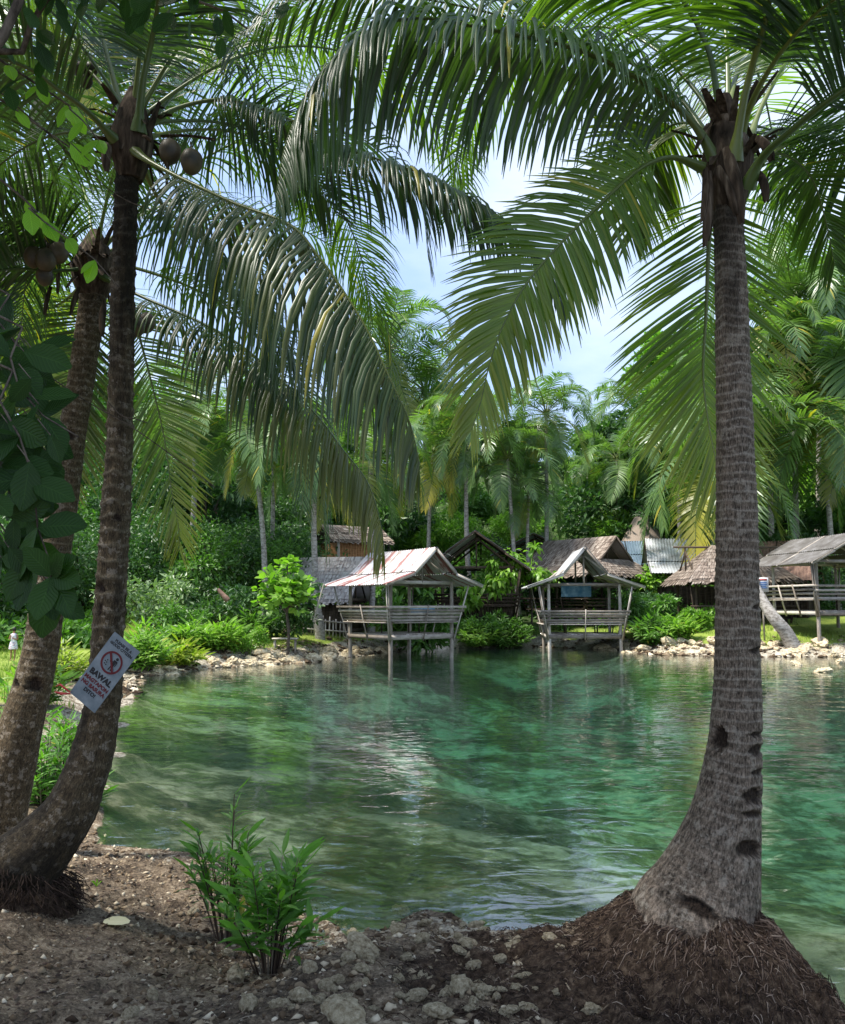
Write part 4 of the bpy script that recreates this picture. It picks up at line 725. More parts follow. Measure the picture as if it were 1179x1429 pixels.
# rows of jungle trees climbing the hill
rows = [(49, 15, 1.0), (55, 15, 1.1), (62, 16, 1.15), (71, 16, 1.25), (82, 15, 1.4), (95, 14, 1.5)]
for ri, (D, n, sc) in enumerate(rows):
    for k in range(n):
        x = (-0.62 + 1.24 * (k + jr.uniform(-.35, .35)) / (n - 1)) * D; y = D + jr.uniform(-2.5, 2.5)
        pxx = 589 + F * x / y
        if 590 < pxx < 860 and ri > 3 : sc2 = .62
        elif 560 < pxx < 880: sc2 = .62
        else: sc2 = 1.0
        mk = jr.choice(['leaf_dark', 'leaf_dark', 'leaf_mid', 'leaf_mid', 'leaf_lime']) if ri > 0 else jr.choice(['leaf_dark', 'leaf_dark', 'leaf_mid'])
        if pxx < 420 and ri < 3: mk = 'leaf_dark'
        if 440 < pxx < 1110 and y < 59: continue
        put_tree(jr.choice(['round', 'tall', 'wall', 'wall']), mk, .3 + .05 * ri, jr.choice([1, 2, 3]), x, y, sc * sc2 * jr.uniform(.8, 1.1), 'jungle_tree', 'leafy green jungle tree packed among others on the wooded slope behind the huts', 'tree', 'jungle trees on the wooded slope')
# left side wood beyond the left bank
for k, (px_, D, s, mk) in enumerate([(20, 42, 1.0, 'leaf_dark'), (110, 40, .9, 'leaf_dark'), (190, 43, 1.0, 'leaf_dark'), (250, 41, .85, 'leaf_dark'), (310, 42, .9, 'leaf_mid'), (350, 44, .9, 'leaf_dark'), (-60, 36, 1.1, 'leaf_dark'), (60, 50, 1.3, 'leaf_mid'), (150, 52, 1.3, 'leaf_dark'), (410, 47, .9, 'leaf_dark')]):
    x = (px_ - 589.5) / F * D
    put_tree('wall', mk, .26, 1 + k % 3, x, D, s, 'jungle_tree', 'dark dense tree in the wood beyond the left bank', 'tree', 'dark trees beyond the left bank')
# individual shrubs round the huts (px, D, kind, mat, leaf, scale, label)
SH_ = [(575, 39.5, 'shrub', 'leaf_mid', .36, 1.0, 'round broad leaved bush behind the rusty roofed hut'),
       (215, 35, 'shrub', 'leaf_pale', .2, 1.15, 'pale flowering shrub right of the dark stained trunk'),
       (240, 33, 'bush', 'leaf_mid', .2, .9, 'low green bush at the foot of the pale flowering shrub'),
       (670, 43.2, 'bush', 'leaf_mid', .22, .9, 'overgrown green bush at the waterline between the two stilt huts'),
       (715, 43.9, 'bush', 'leaf_mid', .22, .75, 'low dark bush left of the gable front hut at the water'),
       (915, 40.8, 'bush', 'leaf_mid', .24, 1.1, 'big leafy bush right of the gable front hut'),
       (895, 43, 'shrub', 'leaf_dark', .24, .9, 'dark shrub behind the bush right of the gable front hut'),
       (965, 41.5, 'bush', 'leaf_lime', .3, .7, 'bright lime bush under the thatched hut left of the near right trunk'),
       (925, 46, 'shrub', 'leaf_dark', .24, .6, 'dark shrub below the long grey tin roof'),
       (905, 50, 'shrub', 'leaf_lime', .26, .8, 'yellow green vine covered bush between the tin roofs'),
       (560, 45, 'shrub', 'leaf_dark', .24, 1.0, 'dark shrub behind the tan walled hut'),
       (345, 31.8, 'bush', 'leaf_lime', .22, .55, 'small lime bush at the foot of the pale leaning palm'),
       (400, 36, 'bush', 'leaf_dark', .24, .9, 'dark bush in front of the pale thatched roof'),
       (500, 44, 'bush', 'leaf_lime', .24, .8, 'light green bush beside the tan walled hut'),
       (620, 47, 'shrub', 'leaf_dark', .3, 1.1, 'dark shrub left of the dark gabled hut'),
       (780, 50, 'shrub', 'leaf_dark', .24, 1.1, 'dark shrub behind the pale roofed back hut'),
       (1120, 47, 'wall', 'leaf_dark', .26, .8, 'dark leafy tree behind the open shed at right'),
       (1035, 52, 'shrub', 'leaf_dark', .26, 1.6, 'dark shrub behind the long grey tin roof and near trunk'),
       (1000, 56, 'wall', 'leaf_dark', .26, .8, 'dark bushy tree above the long grey tin roof'),
       (300, 36, 'bush', 'leaf_dark', .2, 1.2, 'dark green bush behind the yellow green ferns')]
for k, (px_, D, kind, mk, lf, s, lab) in enumerate(SH_): put_tree(kind, mk, lf, 20 + k % 6, (px_ - 589.5) / F * D, D, s, 'bush' if kind == 'bush' else 'shrub', lab, 'bush')

# rounded leaf trees with visible leaves: (name, px, D, h, spread, mat, leaf L, w, droop, label)
def leafy_tree(px_, D, h, spread, mk, LL, LW, droop, lab, n=14, per=26, seed=1, base_z=None, dark=0):
    rr = random.Random(seed); x = (px_ - 589.5) / F * D; b = np.array([x, D, gz(x, D)]); th = Thing('small_tree', lab, 'tree', b)
    tb = MB(); lb = MB(); hub = b + np.array([rr.uniform(-.1, .1), 0, h * .45]); tb.tube([b - [0, 0, .2], (b + hub) / 2 + [.08, 0, 0], hub], [.07, .055, .045], 7, 0)
    for i in range(n):
        a = rr.random() * 6.283; q = rr.random() ** .5; e = b + np.array([math.cos(a) * spread * q, math.sin(a) * spread * q, h * (.5 + .5 * rr.random()) - .25 * q])
        m_ = (hub + e) / 2 + np.array([0, 0, .1 * h]); sp_ = catmull([hub, m_, e], 8); tb.tube(sp_, np.linspace(.035, .01, 8), 5, 0, cap=False)
        for k in range(per):
            s_ = sp_[min(7, 3 + int(rr.random() * 5))]; v = nrm([rr.gauss(0, 1), rr.gauss(0, 1), rr.gauss(.1, .6)]); p = s_ + v * rr.uniform(.02, .3) * spread * .5
            nn = nrm([rr.gauss(0, .5), rr.gauss(0, .5), 1]); L_ = LL * rr.uniform(.6, 1.15)
            blade(lb, p, nrm(v + np.array([0, 0, -.3 * droop])), L_, L_ * LW, nn, 0, (min(1, max(0, rr.gauss(.5, .2))), 0, 0, 1), droop * .35)
    th.part('trunk', tb, M['bark']); th.part('crown', lb, M[mk]); return th
leafy_tree(403, 32.5, 4.0, 1.35, 'leaf_lime', .34, .75, .2, 'small tree with round pale green leaves in front of the pale thatched roof', 20, 30, 3)
leafy_tree(403, 34.5, 3.0, 1.3, 'leaf_dark', .34, .6, .5, 'low dark leaved tree beside the round leaved tree', 12, 26, 13)
leafy_tree(692, 44.6, 4.2, 1.35, 'leaf_lime', .5, .35, 1.2, 'lime green tree with drooping leaves by the bamboo fence', 26, 44, 4)
leafy_tree(655, 44.2, 2.9, 1.0, 'leaf_lime', .5, .35, 1.2, 'smaller lime green tree left of the drooping leaved tree', 14, 36, 5)
leafy_tree(572, 43.5, 4.3, 1.6, 'leaf_mid', .55, .4, .8, 'big leaved green tree above the rusty roof', 18, 34, 6)
leafy_tree(740, 47, 5.0, 1.6, 'leaf_lime', .5, .4, 1.0, 'bright green tree in front of the pale roofed back hut', 14, 34, 7)
leafy_tree(905, 47.5, 3.4, 1.1, 'leaf_lime', .4, .5, .6, 'yellow green sapling beside the pale blue tin roof', 12, 28, 8)

# ------------------------------------------------------------------ fern like and cane like plants
def cane_plant(x, y, h, spread, canes, LL, LW, mk, name, label, cat, group=None, seed=1, per=14, lean=(0, 0), zoff=0, kk=4, drp=.16, bare=.45):
    rr = random.Random(seed); b = np.array([x, y, gz(x, y) + zoff]); th = Thing(name, label, cat, b, group); st = MB(); lf = MB()
    for i in range(canes):
        a = rr.random() * 6.283; q = rr.random() ** .6; hh = h * rr.uniform(.5, 1.0) * (1.12 - .5 * q); tip = b + np.array([math.cos(a) * spread * q + lean[0], math.sin(a) * spread * q + lean[1], hh])
        b0 = b + np.array([math.cos(a) * spread * .22 * q, math.sin(a) * spread * .22 * q, -.03]); m_ = b0 + (tip - b0) * .5 + np.array([0, 0, hh * .08]); sp_ = catmull([b0, m_, tip], 12); st.tube(sp_, np.linspace(.0055, .0025, 12) * (h / .8) ** .5, 5, 0, cap=False)
        ax = nrm(tip - b0)
        for k in range(per):
            f = bare + (1 - bare) * (k + rr.random() * .5) / per; p = sp_[min(11, int(f * 11))] + (sp_[min(11, int(f * 11) + 1)] - sp_[min(11, int(f * 11))]) * rr.random()
            aa = a + (math.pi / 2 if k % 2 else -math.pi / 2) + rr.gauss(0, .5); od = np.array([math.cos(aa), math.sin(aa), 0]); d = nrm(od * rr.uniform(.6, 1.0) + ax * rr.uniform(.35, .9)); L_ = LL * rr.uniform(.65, 1.1) * (.75 + .25 * math.sin(f * 3))
            blade(lf, p, d, L_, L_ * LW, nrm(np.array([0, 0, 1]) + ax * .2 - od * .5 + [rr.gauss(0, .2), rr.gauss(0, .2), 0]), 0, (min(1, max(0, rr.gauss(.4 + .3 * f, .18))), 1.0 if rr.random() < .015 else 0, 0, 1), drp * rr.uniform(.5, 1.6), k=kk, shape=[.1, .85, 1.0, .62, .03])
        blade(lf, tip, nrm(ax * .5 + [math.cos(a) * .8, math.sin(a) * .8, .3]), LL * .9, LL * LW * .8, nrm([rr.gauss(0, 1), rr.gauss(0, 1), .3]), 0, (.8, 0, 0, 1), .05, k=kk, shape=[.1, .85, 1.0, .62, .03])
    th.part('stems', st, M['litter']); th.part('foliage', lf, M[mk]); return th
cane_plant(*(P(378, 1330, 4.75)[:2]), .74, .30, 30, .2, .2, 'leaf_ginger', 'lance_leaved_plant', 'leafy green plant with long pointed leaves growing at the near water edge', 'plant', seed=3, per=13, bare=.42, lean=(.02, 0))
cane_plant(*(P(318, 1240, 5.5)[:2]), .92, .24, 20, .17, .2, 'leaf_ginger', 'lance_leaved_plant', 'taller thin stemmed plant just behind the leafy green plant at the near water edge', 'plant', seed=5, per=11, lean=(-.02, 0), bare=.4)
for k, (px_, D, h, s_, n_, lab) in enumerate([(75, 9.3, .85, .5, 46, 'lush green plants between the two left trunks below the sign'), (25, 10.5, 1.1, .6, 46, 'lush green plants at the left edge behind the leaning trunk'), (105, 11.5, .7, .45, 36, 'low green plants under the ribbon corner of the sign'), (135, 9.4, .35, .3, 12, 'few leaves hanging over the water by the curved trunk'), (-40, 9, 1.2, .6, 30, 'leafy plants cut by the left edge beside the leaning trunk')]):
    cane_plant((px_ - 589.5) / F * D, D, h, s_, n_, .22, .18, 'leaf_ginger' if k < 4 else 'leaf_mid', 'bank_plant', lab, 'plant', 'plants on the left bank', seed=30 + k, per=12, bare=.2)
for k, (px_, D, h, s_, n_, mk, lab) in enumerate([(95, 20, .95, .7, 50, 'leaf_yellow', 'yellow green plants on the sunlit grass left of the dark trunk'), (205, 27, 1.35, 1.0, 60, 'leaf_lime', 'bright arching plants just right of the dark trunk on the far left bank'), (255, 28.5, .8, .9, 50, 'leaf_yellow', 'low yellow green plants at the water edge of the left bank'), (310, 31.5, 1.2, 1.0, 60, 'leaf_lime', 'tall lime green fern clump on the left bank'), (275, 31, 1.0, .9, 50, 'leaf_lime', 'lime green fern clump left of the tallest fern clump'), (230, 31, .9, .9, 40, 'leaf_mid', 'green fern clump behind the arching plants'), (668, 42.6, 1.2, 1.5, 70, 'leaf_lime', 'leafy light green plants leaning over the water between the huts'), (705, 42.9, 1.3, 1.2, 50, 'leaf_mid', 'dark leafy plants at the water left of the gable front hut'), (912, 39.4, 1.5, 1.3, 80, 'leaf_mid', 'broad mass of pointed leaves over the water right of the gable front hut'), (945, 38.8, 1.2, 1.0, 60, 'leaf_lime', 'light green pointed leaves beside the grass patch right of the gable front hut'), (350, 34.5, 1.2, .9, 40, 'leaf_mid', 'green ferns at the foot of the leaning palm'), (60, 15, .8, .6, 40, 'leaf_lime', 'light green plants on the left bank above the ribbon')]):
    cane_plant((px_ - 589.5) / F * D, D, h, s_, n_, .48 if D > 25 else .3, .2, mk, 'bank_plant', lab, 'plant', 'leafy plants along the far shore', seed=50 + k, per=12, bare=.12, kk=4, drp=.25)

# ------------------------------------------------------------------ broad leaved tree that overhangs from the left
def overhang():
    rr = random.Random(21); b = np.array([-3.3, 1.6, gz(-3.3, 1.6)]); th = Thing('broadleaf_tree', 'dark broad leaved tree overhanging from the left with large oval leaves close to the viewer', 'tree', b)
    tb = MB(); lb = MB(); lm = MB(); top = b + np.array([.3, .3, 4.2])
    tb.tube(catmull([b - [0, 0, .3], b + [.1, .1, 1.6], b + [.0, .3, 3.0], top], 20), np.linspace(.2, .12, 20), 14, 0)
    def leaf(mb_, p, d, L_, lime, nn=None): blade(mb_, p, d, L_, L_ * rr.uniform(.52, .64), nrm(nn if nn is not None else [rr.gauss(0, .5), -.9 + rr.gauss(0, .4), .6]), 0, (min(1, max(0, rr.gauss(.45, .2))), 0, 0, 1), .05, shape=[.08, .78, 1.0, .82, .12], cup=.18)
    def branch(pts, r0_, r1_, n=14): q = evenly(pts, n)[0]; tb.tube(q, np.linspace(r0_, r1_, n), 6, 0, cap=False); return q
    hub = b + np.array([.15, .25, 2.6])
    # drooping big leaved branches at the left edge
    for pts, n, L_ in [([(-60, 420, 2.35), (10, 520, 2.3), (70, 590, 2.25), (110, 610, 2.25)], 14, .15), ([(-80, 480, 2.3), (0, 560, 2.25), (45, 660, 2.2), (55, 760, 2.2), (75, 800, 2.2)], 20, .155), ([(-90, 600, 2.3), (-20, 700, 2.3), (20, 760, 2.25), (70, 820, 2.2), (85, 822, 2.2)], 18, .16), ([(-70, 380, 2.6), (-10, 440, 2.6), (30, 490, 2.6), (60, 540, 2.5)], 14, .14), ([(-80, 560, 2.5), (-10, 620, 2.5), (30, 640, 2.5)], 14, .15), ([(-90, 660, 2.5), (-30, 720, 2.5), (0, 800, 2.4)], 12, .15)]:
        q0 = pxs(pts); q = branch([hub] + q0, .010, .002, 22)
        for k in range(n):
            f = .42 + .58 * (k + .5) / n; p = q[min(21, int(f * 21))]; a = rr.random() * 6.283; d = nrm(np.array([math.cos(a) * .9, rr.uniform(-.5, .3), math.sin(a) * .8 - .35])); leaf(lb, p, d, L_ * rr.uniform(.7, 1.1), 0)
    # leaves massed at the left edge
    for k in range(64):
        py_ = rr.uniform(455, 850); xm = np.interp(py_, [455, 520, 600, 680, 760, 850], [55, 70, 80, 62, 50, 90]); px_ = xm - abs(rr.gauss(0, 45)) - 5
        if py_ > 780 and px_ < 55: continue
        p = P(px_, py_, rr.uniform(2.15, 2.6)); a = rr.uniform(-2.6, .5); tb.tube([p, p + np.array([-.05, .03, .05])], [.0015, .002], 4, 0, cap=False)
        leaf(lb, p, nrm(np.array([math.cos(a), rr.uniform(-.3, .2), math.sin(a)])), rr.uniform(.075, .15), 0, [rr.gauss(0, .6), -1, rr.uniform(-.3, .9)])
    # the lowest leaf fan
    c = P(72, 805, 2.15); tb.tube([P(40, 775, 2.2), c], [.006, .004], 6, 0)
    for (ex, ey, L_) in [(115, 765, .1), (128, 812, .1), (112, 872, .125), (52, 858, .12), (90, 770, .09), (20, 745, .1)]:
        e = P(ex, ey, 2.1); leaf(lb, c, nrm(e - c), L_, 0, [rr.gauss(0, .15), -1, .35])
    # lime sprays further in
    for pts, n, L_ in [([(40, 110, 3.6), (95, 150, 3.5), (130, 185, 3.4), (160, 235, 3.4)], 17, .11), ([(0, 250, 3.6), (40, 290, 3.5), (75, 320, 3.4), (120, 350, 3.4), (165, 400, 3.4)], 16, .11), ([(60, 180, 3.5), (100, 200, 3.4), (125, 225, 3.4)], 8, .1)]:
        q0 = pxs(pts); q = branch([top] + q0, .014, .002, 22)
        for k in range(n):
            f = .5 + .5 * (k + .5) / n; p = q[min(21, int(f * 21))]; a = rr.uniform(-.9, 3.9); d = nrm(np.array([math.cos(a) * .6, rr.uniform(-.4, .4), -.75])); leaf(lm, p, d, L_ * rr.uniform(.75, 1.15), 1, [rr.gauss(0, .3), -1, rr.uniform(0, .6)])
    # dark hanging leaves along the top edge and unseen crown added above the frame to shade the bank
    br = [([(-40, 60, 3.2), (60, 0, 3.2), (180, -20, 3.2), (300, 10, 3.2), (345, 40, 3.2)], 60), ([(60, -60, 3.0), (200, -40, 3.0), (330, -40, 3.0), (400, 0, 3.0)], 50)]
    for pts, n in br:
        q = branch([top] + pxs(pts), .03, .004, 26)
        for k in range(n):
            f = .35 + .65 * (k + .5) / n; p = q[min(25, int(f * 25))] + np.array([rr.gauss(0, .06), rr.gauss(0, .1), rr.gauss(0, .04)]); leaf(lb, p, nrm([rr.gauss(0, .5), rr.gauss(0, .4), -1]), rr.uniform(.08, .13), 0)
    q = branch([hub, P(-160, 160, 2.2), P(-30, 95, 2.2), P(10, 40, 2.2), P(34, -20, 2.2), P(60, -90, 2.2)], .02, .012, 24)
    for k in range(44):
        a = rr.uniform(-1.6, 2.9); rad_ = rr.uniform(.6, 4.2); e = top + np.array([math.cos(a) * rad_, math.sin(a) * rad_, rr.uniform(.5, 2.0)]); 
        if e[1] > 1.5 and abs(e[0]) < .62 * e[1] and e[2] < 2.2 + .8 * e[1]: e[2] = 2.2 + .82 * e[1] + .3
        q = branch([top, (top + e) / 2 + [0, 0, .4], e], .04, .006, 12)
        for j in range(120):
            p = q[min(11, 3 + int(rr.random() * 9))] + np.array([rr.gauss(0, .25), rr.gauss(0, .25), rr.gauss(0, .18)])
            pp = proj(p) if p[1] > .3 else (0, -99)
            if p[1] > .3 and pp[1] > -30 and -40 < pp[0] < 1220: continue
            leaf(lb, p, nrm([rr.gauss(0, 1), rr.gauss(0, 1), -.4]), rr.uniform(.18, .3), 0, [rr.gauss(0, .4), rr.gauss(0, .4), 1])
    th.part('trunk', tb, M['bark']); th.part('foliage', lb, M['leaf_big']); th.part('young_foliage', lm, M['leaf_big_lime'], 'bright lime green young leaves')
overhang()
# thin vine on the palms
mb = MB()
for pts in ([(-20, 480, 3.2), (60, 520, 4.0), (120, 560, 5.0), (190, 600, 5.1), (300, 680, 5.2)], [(-10, 120, 3.4), (60, 180, 4.0), (160, 270, 5.05), (230, 300, 5.1)], [(150, 560, 5.1), (170, 580, 5.08), (190, 585, 5.1), (205, 590, 5.3)]): mb.tube(catmull(pxs(pts), 30), .0035, 5, 0, cap=False)
tag(mb.build('vine', M['bark']), 'thin dark bare vines strung across the two left palm trunks', 'vine')

# ------------------------------------------------------------------ huts
def corr(mb, a, b, c, d, mi=0, pitch=.16, amp=.02, thick=.012, sag=0.0, nv=5):
    """corrugated sheet: a-b top edge, d-c bottom edge"""
    a, b, c, d = [np.asarray(v, float) for v in (a, b, c, d)]; n = max(8, int(np.linalg.norm(b - a) / pitch * 4)); nn = nrm(np.cross(b - a, d - a)); nn = nn if nn[2] > 0 else -nn; V = []; UV = []; rr = R.random() * 20
    for j in range(nv + 1):
        for i in range(n + 1):
            u, v = i / n, j / nv; p = (a * (1 - u) + b * u) * (1 - v) + (d * (1 - u) + c * u) * v; V.append(p + nn * (amp * math.cos(i * math.pi / 2)) - np.array([0, 0, sag * math.sin(u * math.pi)])); UV.append((u * np.linalg.norm(b - a) + rr, v * np.linalg.norm(d - a)))
    idx = np.arange(len(V)).reshape(nv + 1, n + 1); Fq = np.stack([idx[:-1, :-1], idx[:-1, 1:], idx[1:, 1:], idx[1:, :-1]], -1).reshape(-1, 4)
    mb.add(V, Fq, mi, UV); mb.add(np.array(V) - nn * thick, Fq[:, ::-1], mi, UV)
def thatch(mb, a, b, c, d, rows=9, mi=0, ragged=.16, seed=1, wid=.07):
    """slab with overlapping rows of hanging leaf strips"""
    rr = random.Random(seed); a, b, c, d = [np.asarray(v, float) for v in (a, b, c, d)]; nn = nrm(np.cross(b - a, d - a)); nn = nn if nn[2] > 0 else -nn
    mb.add([a, b, c, d, a - nn * .08, b - nn * .08, c - nn * .08, d - nn * .08], [(0, 1, 2, 3), (7, 6, 5, 4), (0, 4, 5, 1), (1, 5, 6, 2), (2, 6, 7, 3), (3, 7, 4, 0)], mi, None, (.25, 0, 0, 1))
    for j in range(rows):
        v0 = j / rows; n = int(max(np.linalg.norm(b - a), np.linalg.norm(c - d)) / wid)
        for i in range(n):
            u = (i + rr.uniform(-.3, .3)) / n; u1 = u + rr.uniform(.9, 1.5) / n; v1 = v0 + (1.25 + rr.random() * .35) / rows; f = lambda u, v: (a * (1 - u) + b * u) * (1 - v) + (d * (1 - u) + c * u) * v
            lift = nn * (.03 + .03 * rr.random()); e0 = f(u, min(v1, 1.02)) + lift; e1 = f(u1, min(v1 + rr.uniform(-.02, .02), 1.04)) + lift
            if j == rows - 1: dr = np.array([0, 0, -ragged * rr.random()]); e0 = e0 + dr; e1 = e1 + dr
            mb.add([f(u, v0) + nn * .012, f(u1, v0) + nn * .012, e1, e0], [(0, 1, 2, 3)], mi, None, (min(1, max(0, rr.gauss(.5, .22))), 0, 0, 1))
def hut(label, x, y, yaw, w, l, zf, ze, zr, roof='tin', ow=.75, ol=.6, rail=True, stilts=True, walls=None, brk=.55, flare=.3, name='stilt_hut', group=None, zb=None, seed=1, table=True, rails=4, gable='open', cat='hut', wm='wood', two=True, hip=False, skirt=False, backwall=False, zplates=None):
    rr = random.Random(seed); zg = gz(x, y) if zb is None else zb; th = Thing(name, label, cat, (x, y, max(zg, -1.2)), group); ca, sa = math.cos(yaw), math.sin(yaw)
    def G(p): return np.array([x + p[0] * ca - p[1] * sa, y + p[0] * sa + p[1] * ca, p[2]])
    w2, l2 = w / 2, l / 2; zbot = min(gz(*G((sx * w2, sy * l2, 0))[:2]) for sx in (-1, 1) for sy in (-1, 1)) - .3
    for sx in (-1, 1):
        for sy in (-1, 0, 1) if l > 3.4 else (-1, 1):
            mb = MB(); j = rr.uniform(-.04, .04); mb.tube([G((sx * w2 + j, sy * l2, zbot)), G((sx * w2, sy * l2, zf)), G((sx * w2, sy * l2, ze + .12))], [.09, .08, .07], 8, 0); th.part('post', mb, M[wm])
    zt = ze + .1; k0 = w2 + ow; slope_b = (zr - ze) / k0
    # roof profile: ridge -> break -> eave
    bx_ = k0 * brk; bz_ = zr - (zr - ze) * (brk + flare * .35) if two else zr - (zr - ze) * brk
    LR = l2 + ol
    if hip:
        rl = max(.3, LR - k0 * .85)
        for sg in (-1, 1):
            mb = MB(); thatch(mb, G((0, -rl, zr)), G((0, rl, zr)), G((sg * k0, LR, ze)), G((sg * k0, -LR, ze)), 11, 0, .18, seed + sg); th.part('roof_slope', mb, M[roof])
            mb = MB(); thatch(mb, G((-.02, sg * rl, zr - .02)), G((.02, sg * rl, zr - .02)), G((k0, sg * LR, ze)), G((-k0, sg * LR, ze)), 11, 0, .18, seed + sg + 3); th.part('roof_slope', mb, M[roof])
    if skirt:
        mb = MB(); thatch(mb, G((-bx_ * .9, -LR + .15, bz_ + .15)), G((bx_ * .9, -LR + .15, bz_ + .15)), G((k0, -LR - .75, ze)), G((-k0, -LR - .75, ze)), 7, 0, .18, seed + 9); th.part('roof_skirt', mb, M[roof])
    for sg in (() if hip else (-1, 1)):
        mb = MB(); rn = 'roof_slope'
        a = G((0, -LR, zr)); b = G((0, LR * .97, zr)); b1 = G((sg * bx_, LR, bz_)); a1 = G((sg * bx_, -LR, bz_)); e0 = G((sg * k0, -LR * 1.02, ze)); e1 = G((sg * k0, LR, ze))
        if roof.startswith('thatch'):
            thatch(mb, a, b, b1, a1, max(3, int(np.linalg.norm(a1 - a) / .22)), 0, .1, seed + sg); thatch(mb, a1 - [0, 0, .04], b1 - [0, 0, .04], e1, e0, max(3, int(np.linalg.norm(e0 - a1) / .22)), 0, .18, seed + sg + 5)
        else:
            corr(mb, a, b, b1, a1, 0, sag=.03); corr(mb, a1 - [0, 0, .05], b1 - [0, 0, .05], e1, e0, 0, sag=.02)
        th.part(rn, mb, M[roof])
        for sy in (-LR + .04, 0, LR - .04):
            mb = MB(); mb.beam(G((0, sy, zr - .07)), G((sg * bx_, sy, bz_ - .07)), .05, .11); mb.beam(G((sg * bx_, sy, bz_ - .1)), G((sg * k0, sy, ze - .06)), .05, .1)
            th.part('rafter', mb, M[wm])
    mb = MB(); mb.beam(G((0, -LR, zr - .1)), G((0, LR, zr - .1)), .08, .1); th.part('ridge_beam', mb, M[wm])
    mb = MB()
    for sy in (-1, 1):
        mb.beam(G((-w2 - .15, sy * l2, zt)), G((w2 + .15, sy * l2, zt)), .07, .13); mb.beam(G((0, sy * l2, zt)), G((0, sy * l2, zr - .1)), .08, .08)
        mb.beam(G((-w2, sy * l2 - .01, zt + .1)), G((0, sy * l2 - .01, zr - .35)), .05, .1); mb.beam(G((w2, sy * l2 - .01, zt + .1)), G((0, sy * l2 - .01, zr - .35)), .05, .1)
    for sx in (-1, 1): mb.beam(G((sx * w2, -l2, zt - .08)), G((sx * w2, l2, zt - .08)), .07, .1)
    th.part('gable_frame', mb, M[wm])
    mb = MB(); nb = int(w / .14)
    for i in range(nb): mb.beam(G((-w2 + (i + .5) * w / nb, -l2 - .05, zf)), G((-w2 + (i + .5) * w / nb, l2 + .05, zf)), w / nb * .88, .04)
    for sy in (-1, 1): mb.beam(G((-w2 - .12, sy * (l2 + .05), zf - .1)), G((w2 + .12, sy * (l2 + .05), zf - .1)), .06, .18)
    for sx in (-1, 1): mb.beam(G((sx * (w2 + .08), -l2, zf - .1)), G((sx * (w2 + .08), l2, zf - .1)), .06, .16)
    th.part('floor', mb, M[wm])
    if rail:
        ro = .42; zr0, zr1 = zf + .55, zf + 1.08
        sides = [((-w2, -l2), (w2, -l2), (0, -1)), ((-w2, l2), (-w2, -l2), (-1, 0)), ((w2, -l2), (w2, l2), (1, 0))]
        for (p0, p1, nn) in sides:
            mb = MB(); p0 = np.array(p0); p1 = np.array(p1); nn = np.array(nn); ext = nrm(p1 - p0) * ro
            for k in range(rails):
                f = k / (rails - 1); o_ = nn * (ro * (.45 + .55 * f)); q0 = p0 + o_ - ext * (.45 + .55 * f); q1 = p1 + o_ + ext * (.45 + .55 * f); z = zr0 + (zr1 - zr0) * f
                mb.beam(G((*q0, z + rr.uniform(-.025, .025))), G((*q1, z + rr.uniform(-.025, .025))), .025, .098)
            mb.beam(G((*(p0 + nn * .2), zr0 - .08)), G((*(p1 + nn * .2), zr0 - .08)), .3, .035)     # bench seat
            th.part('bench', mb, M[wm])
            m_ = max(2, int(np.linalg.norm(p1 - p0) / 1.1))
            for k in range(m_ + 1):
                f = k / m_; q = p0 + (p1 - p0) * f; top_z = zr1 + .08
                off = nrm(p1 - p0) * (ro * (-.9 if k == 0 else .9 if k == m_ else 0))
                hi = (ze + .0) if k in (0, m_) else top_z; ff = 1.25 if k in (0, m_) else 1.08
                mb = MB(); mb.beam(G((*(q + nn * .1 + off * .1), zf - .25)), G((*(q + nn * ro * ff + off * ff), hi)), .05, .07); th.part('rail_strut', mb, M[wm])
    if table:
        mb = MB(); mb.beam(G((-w2 * .55, 0, zf + .75)), G((w2 * .55, 0, zf + .75)), l2 * .7, .04)
        for sx in (-1, 1):
            for sy in (-1, 1): mb.beam(G((sx * w2 * .45, sy * l2 * .25, zf)), G((sx * w2 * .45, sy * l2 * .25, zf + .74)), .06, .06)
        th.part('table', mb, M['darkwood'])
    if walls:
        mk, hz, sides_ = walls
        for sd_ in sides_:
            mb = MB(); p0, p1 = {'f': ((-w2, -l2), (w2, -l2)), 'l': ((-w2, l2), (-w2, -l2)), 'r': ((w2, -l2), (w2, l2)), 'b': ((w2, l2), (-w2, l2))}[sd_]; ln = math.dist(p0, p1); nb = int(ln / .16)
            for i in range(nb):
                f = (i + .5) / nb; q = np.array(p0) + (np.array(p1) - np.array(p0)) * f; d = nrm(np.array(p1) - np.array(p0))
                mb.beam(G((*q, zf)), G((*q, zf + hz * rr.uniform(.97, 1))), ln / nb * .93 if abs(d[0]) > .5 else .03, .03 if abs(d[0]) > .5 else ln / nb * .93, up=G((0, 1, 0)) - G((0, 0, 0)))
            th.part('wall', mb, M[mk])
    th.G = G; return th
W3 = [(-3.5, 35, 1)]
def X_(px_, D): return (px_ - 589.5) / F * D
# hut 1: rusty tin
h1x, h1y = X_(559, 35.1), 35.1
H1 = hut('stilt hut over the water with a white and rust red striped tin roof', h1x, h1y, math.radians(36), 3.0, 3.0, 1.0, 2.95, 4.42, 'tin_rust', ow=.85, ol=1.0, brk=.42, flare=.65, seed=2, group='open stilt huts at the far shore', rails=5)
